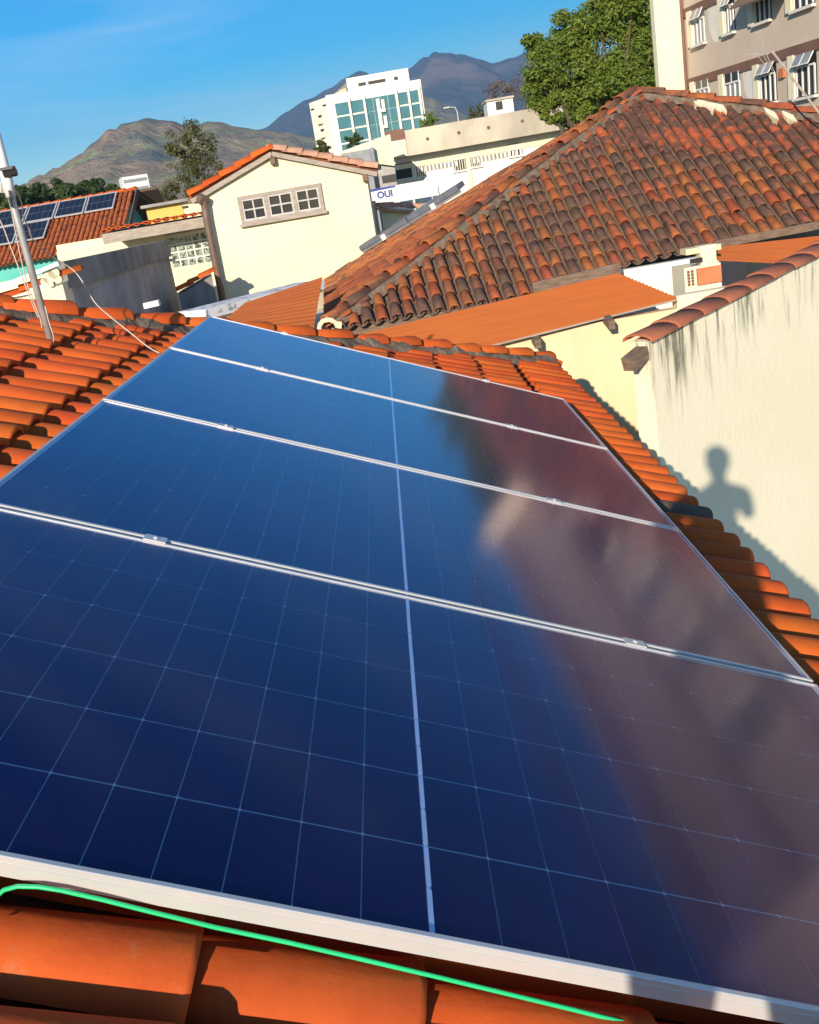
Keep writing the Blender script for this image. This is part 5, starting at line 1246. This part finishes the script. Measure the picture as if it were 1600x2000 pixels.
# ------------------------------------------------------------------ the photographer, standing behind the camera; only the shadow falls into the picture
def person():
    bx, by = -0.13, -0.40                            # torso line: straight up-sun of the camera
    zf = lambda x: PO.z + (x - PO.x) * Ud.z / Ud.x + (-.09) / Nd.z
    H0 = 5.56                                        # chin height
    f_l, f_r = Vec((bx - .13, by - .02, zf(bx - .13))), Vec((bx + .13, by + .02, zf(bx + .13)))
    V = []; E_ = []; Rr = []
    def v(p, r_, par=None):
        V.append(Vec(p)); Rr.append(r_ if isinstance(r_, tuple) else (r_, r_))
        if par is not None: E_.append((par, len(V) - 1))
        return len(V) - 1
    pel = v((bx, by, 5.14), (.15, .105)); wa = v((bx, by, 5.30), (.14, .095), pel); ch_ = v((bx, by + .01, 5.50), (.165, .105), wa)
    sh_ = v((bx, by, 5.61), (.135, .085), ch_); nk = v((bx, by + .01, 5.69), .056, sh_); hd0 = v((bx, by + .02, 5.76), (.062, .072), nk)
    hd1 = v((bx, by + .025, 5.84), (.080, .094), hd0); hd2 = v((bx, by + .02, 5.92), (.077, .092), hd1); v((bx, by + .015, 5.975), (.05, .06), hd2)
    v((bx, by + .120, 5.845), (.014, .014), hd1)     # nose
    for s in (-1, 1): v((bx + s * .090, by + .015, 5.85), (.012, .02), hd1)   # ears
    for s, ft in ((-1, f_l), (1, f_r)):
        hp = v((bx + s * .09, by, 5.06), .092, pel); kn = v(((bx + s * .085 + ft.x) / 2, by + .05, (5.06 + ft.z) / 2), .064, hp)
        an = v((ft.x, ft.y - .02, ft.z + .075), .042, kn); tb = v((ft.x, ft.y + .07, ft.z + .04), (.042, .035), an); v((ft.x, ft.y + .15, ft.z + .03), (.036, .025), tb)
        v((ft.x, ft.y - .06, ft.z + .035), (.034, .03), an)
        so = v((bx + s * .205, by, 5.58), .062, sh_); el_ = v((bx + s * .262, by + .08, 5.33), .050, so)
        wr = v((s * .085 - .0, -.06, 5.41), .028, el_); pm = v((s * .062, -.035, 5.455), (.036, .018), wr)
        for k in range(4):
            a = v((s * (.052 - .002 * k), -.022, 5.47 + .018 * (k - 1)), .0095, pm); b = v((s * .030, -.016, 5.476 + .019 * (k - 1)), .0085, a); v((s * (.012 + .004 * abs(k - 1.5)), -.020, 5.476 + .019 * (k - 1)), .0072, b)
        a = v((s * .055, -.048, 5.475), .011, pm); v((s * .035, -.042, 5.49), .009, a)
    me = bpy.data.meshes.new('body'); me.from_pydata([tuple(p) for p in V], E_, [])
    o = bpy.data.objects.new('tmp_body', me); col.objects.link(o)
    sk = o.modifiers.new('skin', 'SKIN'); sk.use_smooth_shade = True; sb = o.modifiers.new('sub', 'SUBSURF'); sb.levels = 1; sb.render_levels = 1
    for i, r_ in enumerate(Rr): me.skin_vertices[0].data[i].radius = r_
    me.skin_vertices[0].data[0].use_root = True
    dg_ = bpy.context.evaluated_depsgraph_get(); bm = bpy.data.meshes.new_from_object(o.evaluated_get(dg_)); bpy.data.objects.remove(o)
    skin = simple('skin', (0.42, 0.24, 0.16), (0.38, 0.21, 0.14), 8, 0.6); shirt = simple('grey_shirt', (0.30, 0.31, 0.34), (0.26, 0.27, 0.3), 20, 0.9, bmp=.3); tr = simple('dark_trousers', (0.05, 0.055, 0.08), (0.04, 0.045, 0.065), 20, 0.9, bmp=.3); shoe = simple('dark_shoes', (0.03, 0.03, 0.03), (0.05, 0.05, 0.05), 10, .6)
    bm.materials.clear()
    for m in (skin, shirt, tr, shoe): bm.materials.append(m)
    base_ = Vec((bx, by, min(f_l.z, f_r.z)))
    for p in bm.polygons:
        c = p.center; k = 0
        if 5.18 < c.z < 5.66 and c.y < by + .13: k = 1
        elif c.z <= 5.18 and c.z > zf(c.x) + .10: k = 2
        elif c.z <= zf(c.x) + .10: k = 3
        p.material_index = k; p.use_smooth = True
    for q in bm.vertices: q.co -= base_
    t = thing('person', 'person in grey shirt taking the photograph, seen only as a shadow', 'person', Matrix.Translation(base_))
    link('body', bm, t)
    hm = MB(); cx_ = Vec((bx, by + .008, 5.905)) - base_; vs = []; fs = []
    for i in range(7):
        for k in range(14):
            ph = math.pi * .5 * i / 6; a = 2 * math.pi * k / 14; low = -.05 if math.sin(a) < .2 else .03
            vs.append(cx_ + Vec((math.cos(a) * .094 * math.sin(ph + .001), math.sin(a) * .108 * math.sin(ph + .001), .095 * math.cos(ph) + (low if i == 6 else 0))))
    for i in range(6):
        for k in range(14): a = i * 14 + k; b = i * 14 + (k + 1) % 14; fs.append((a, a + 14, b + 14, b))
    hm.add(vs, fs); hm.build('hair', simple('dark_hair', (0.02, 0.016, 0.013), (0.03, 0.024, 0.02), 40, .6), t, smooth=True)
    em = simple('eye', (0.04, 0.03, 0.025), (0.06, 0.05, 0.04), 40, .2)
    for s in (-1, 1):
        e = MB(); e.tube([Vec((bx + s * .032, by + .105, 5.862)) - base_, Vec((bx + s * .032, by + .116, 5.862)) - base_], .011, 8); e.build('eye', em, t)
    e = MB(); e.box(bx - base_.x - .024, bx - base_.x + .024, by - base_.y + .095, by - base_.y + .104, 5.782 - base_.z, 5.792 - base_.z); e.build('mouth', simple('lips', (0.30, 0.12, 0.10), None, 9, .5), t)
person()
ph = MB(); ph.box(-.040, .040, -.018, -.009, 5.452, 5.535); ph.build
t = thing('phone', 'black phone held up in both hands of the photographer', 'phone', Matrix.Translation((0, -.0135, 5.45)))
q = MB(); q.box(-.038, .038, -.0045, .0045, -.03, .09); q.build('phone_body', M['black'], t)
q = MB(); q.box(-.035, .035, -.0052, -.0046, -.026, .086); q.build('screen', M['dark_glass'], t)

# ------------------------------------------------------------------ haze
hz = MB(); hz.box(-8900, 8900, -500, 8900, -6, 950)
ho = hz.build('haze', []); ho['kind'] = 'stuff'; ho['label'] = 'thin bluish haze over the town and hills'
hm_ = bpy.data.materials.new('haze'); hm_.use_nodes = True; tt = hm_.node_tree; tt.nodes.clear()
oo = tt.nodes.new('ShaderNodeOutputMaterial'); pv = tt.nodes.new('ShaderNodeVolumePrincipled')
pv.inputs['Density'].default_value = 0.00011; pv.inputs['Color'].default_value = (0.36, 0.60, 1.0, 1); pv.inputs['Anisotropy'].default_value = 0.0
tt.links.new(pv.outputs[0], oo.inputs['Volume']); ho.data.materials.append(hm_)
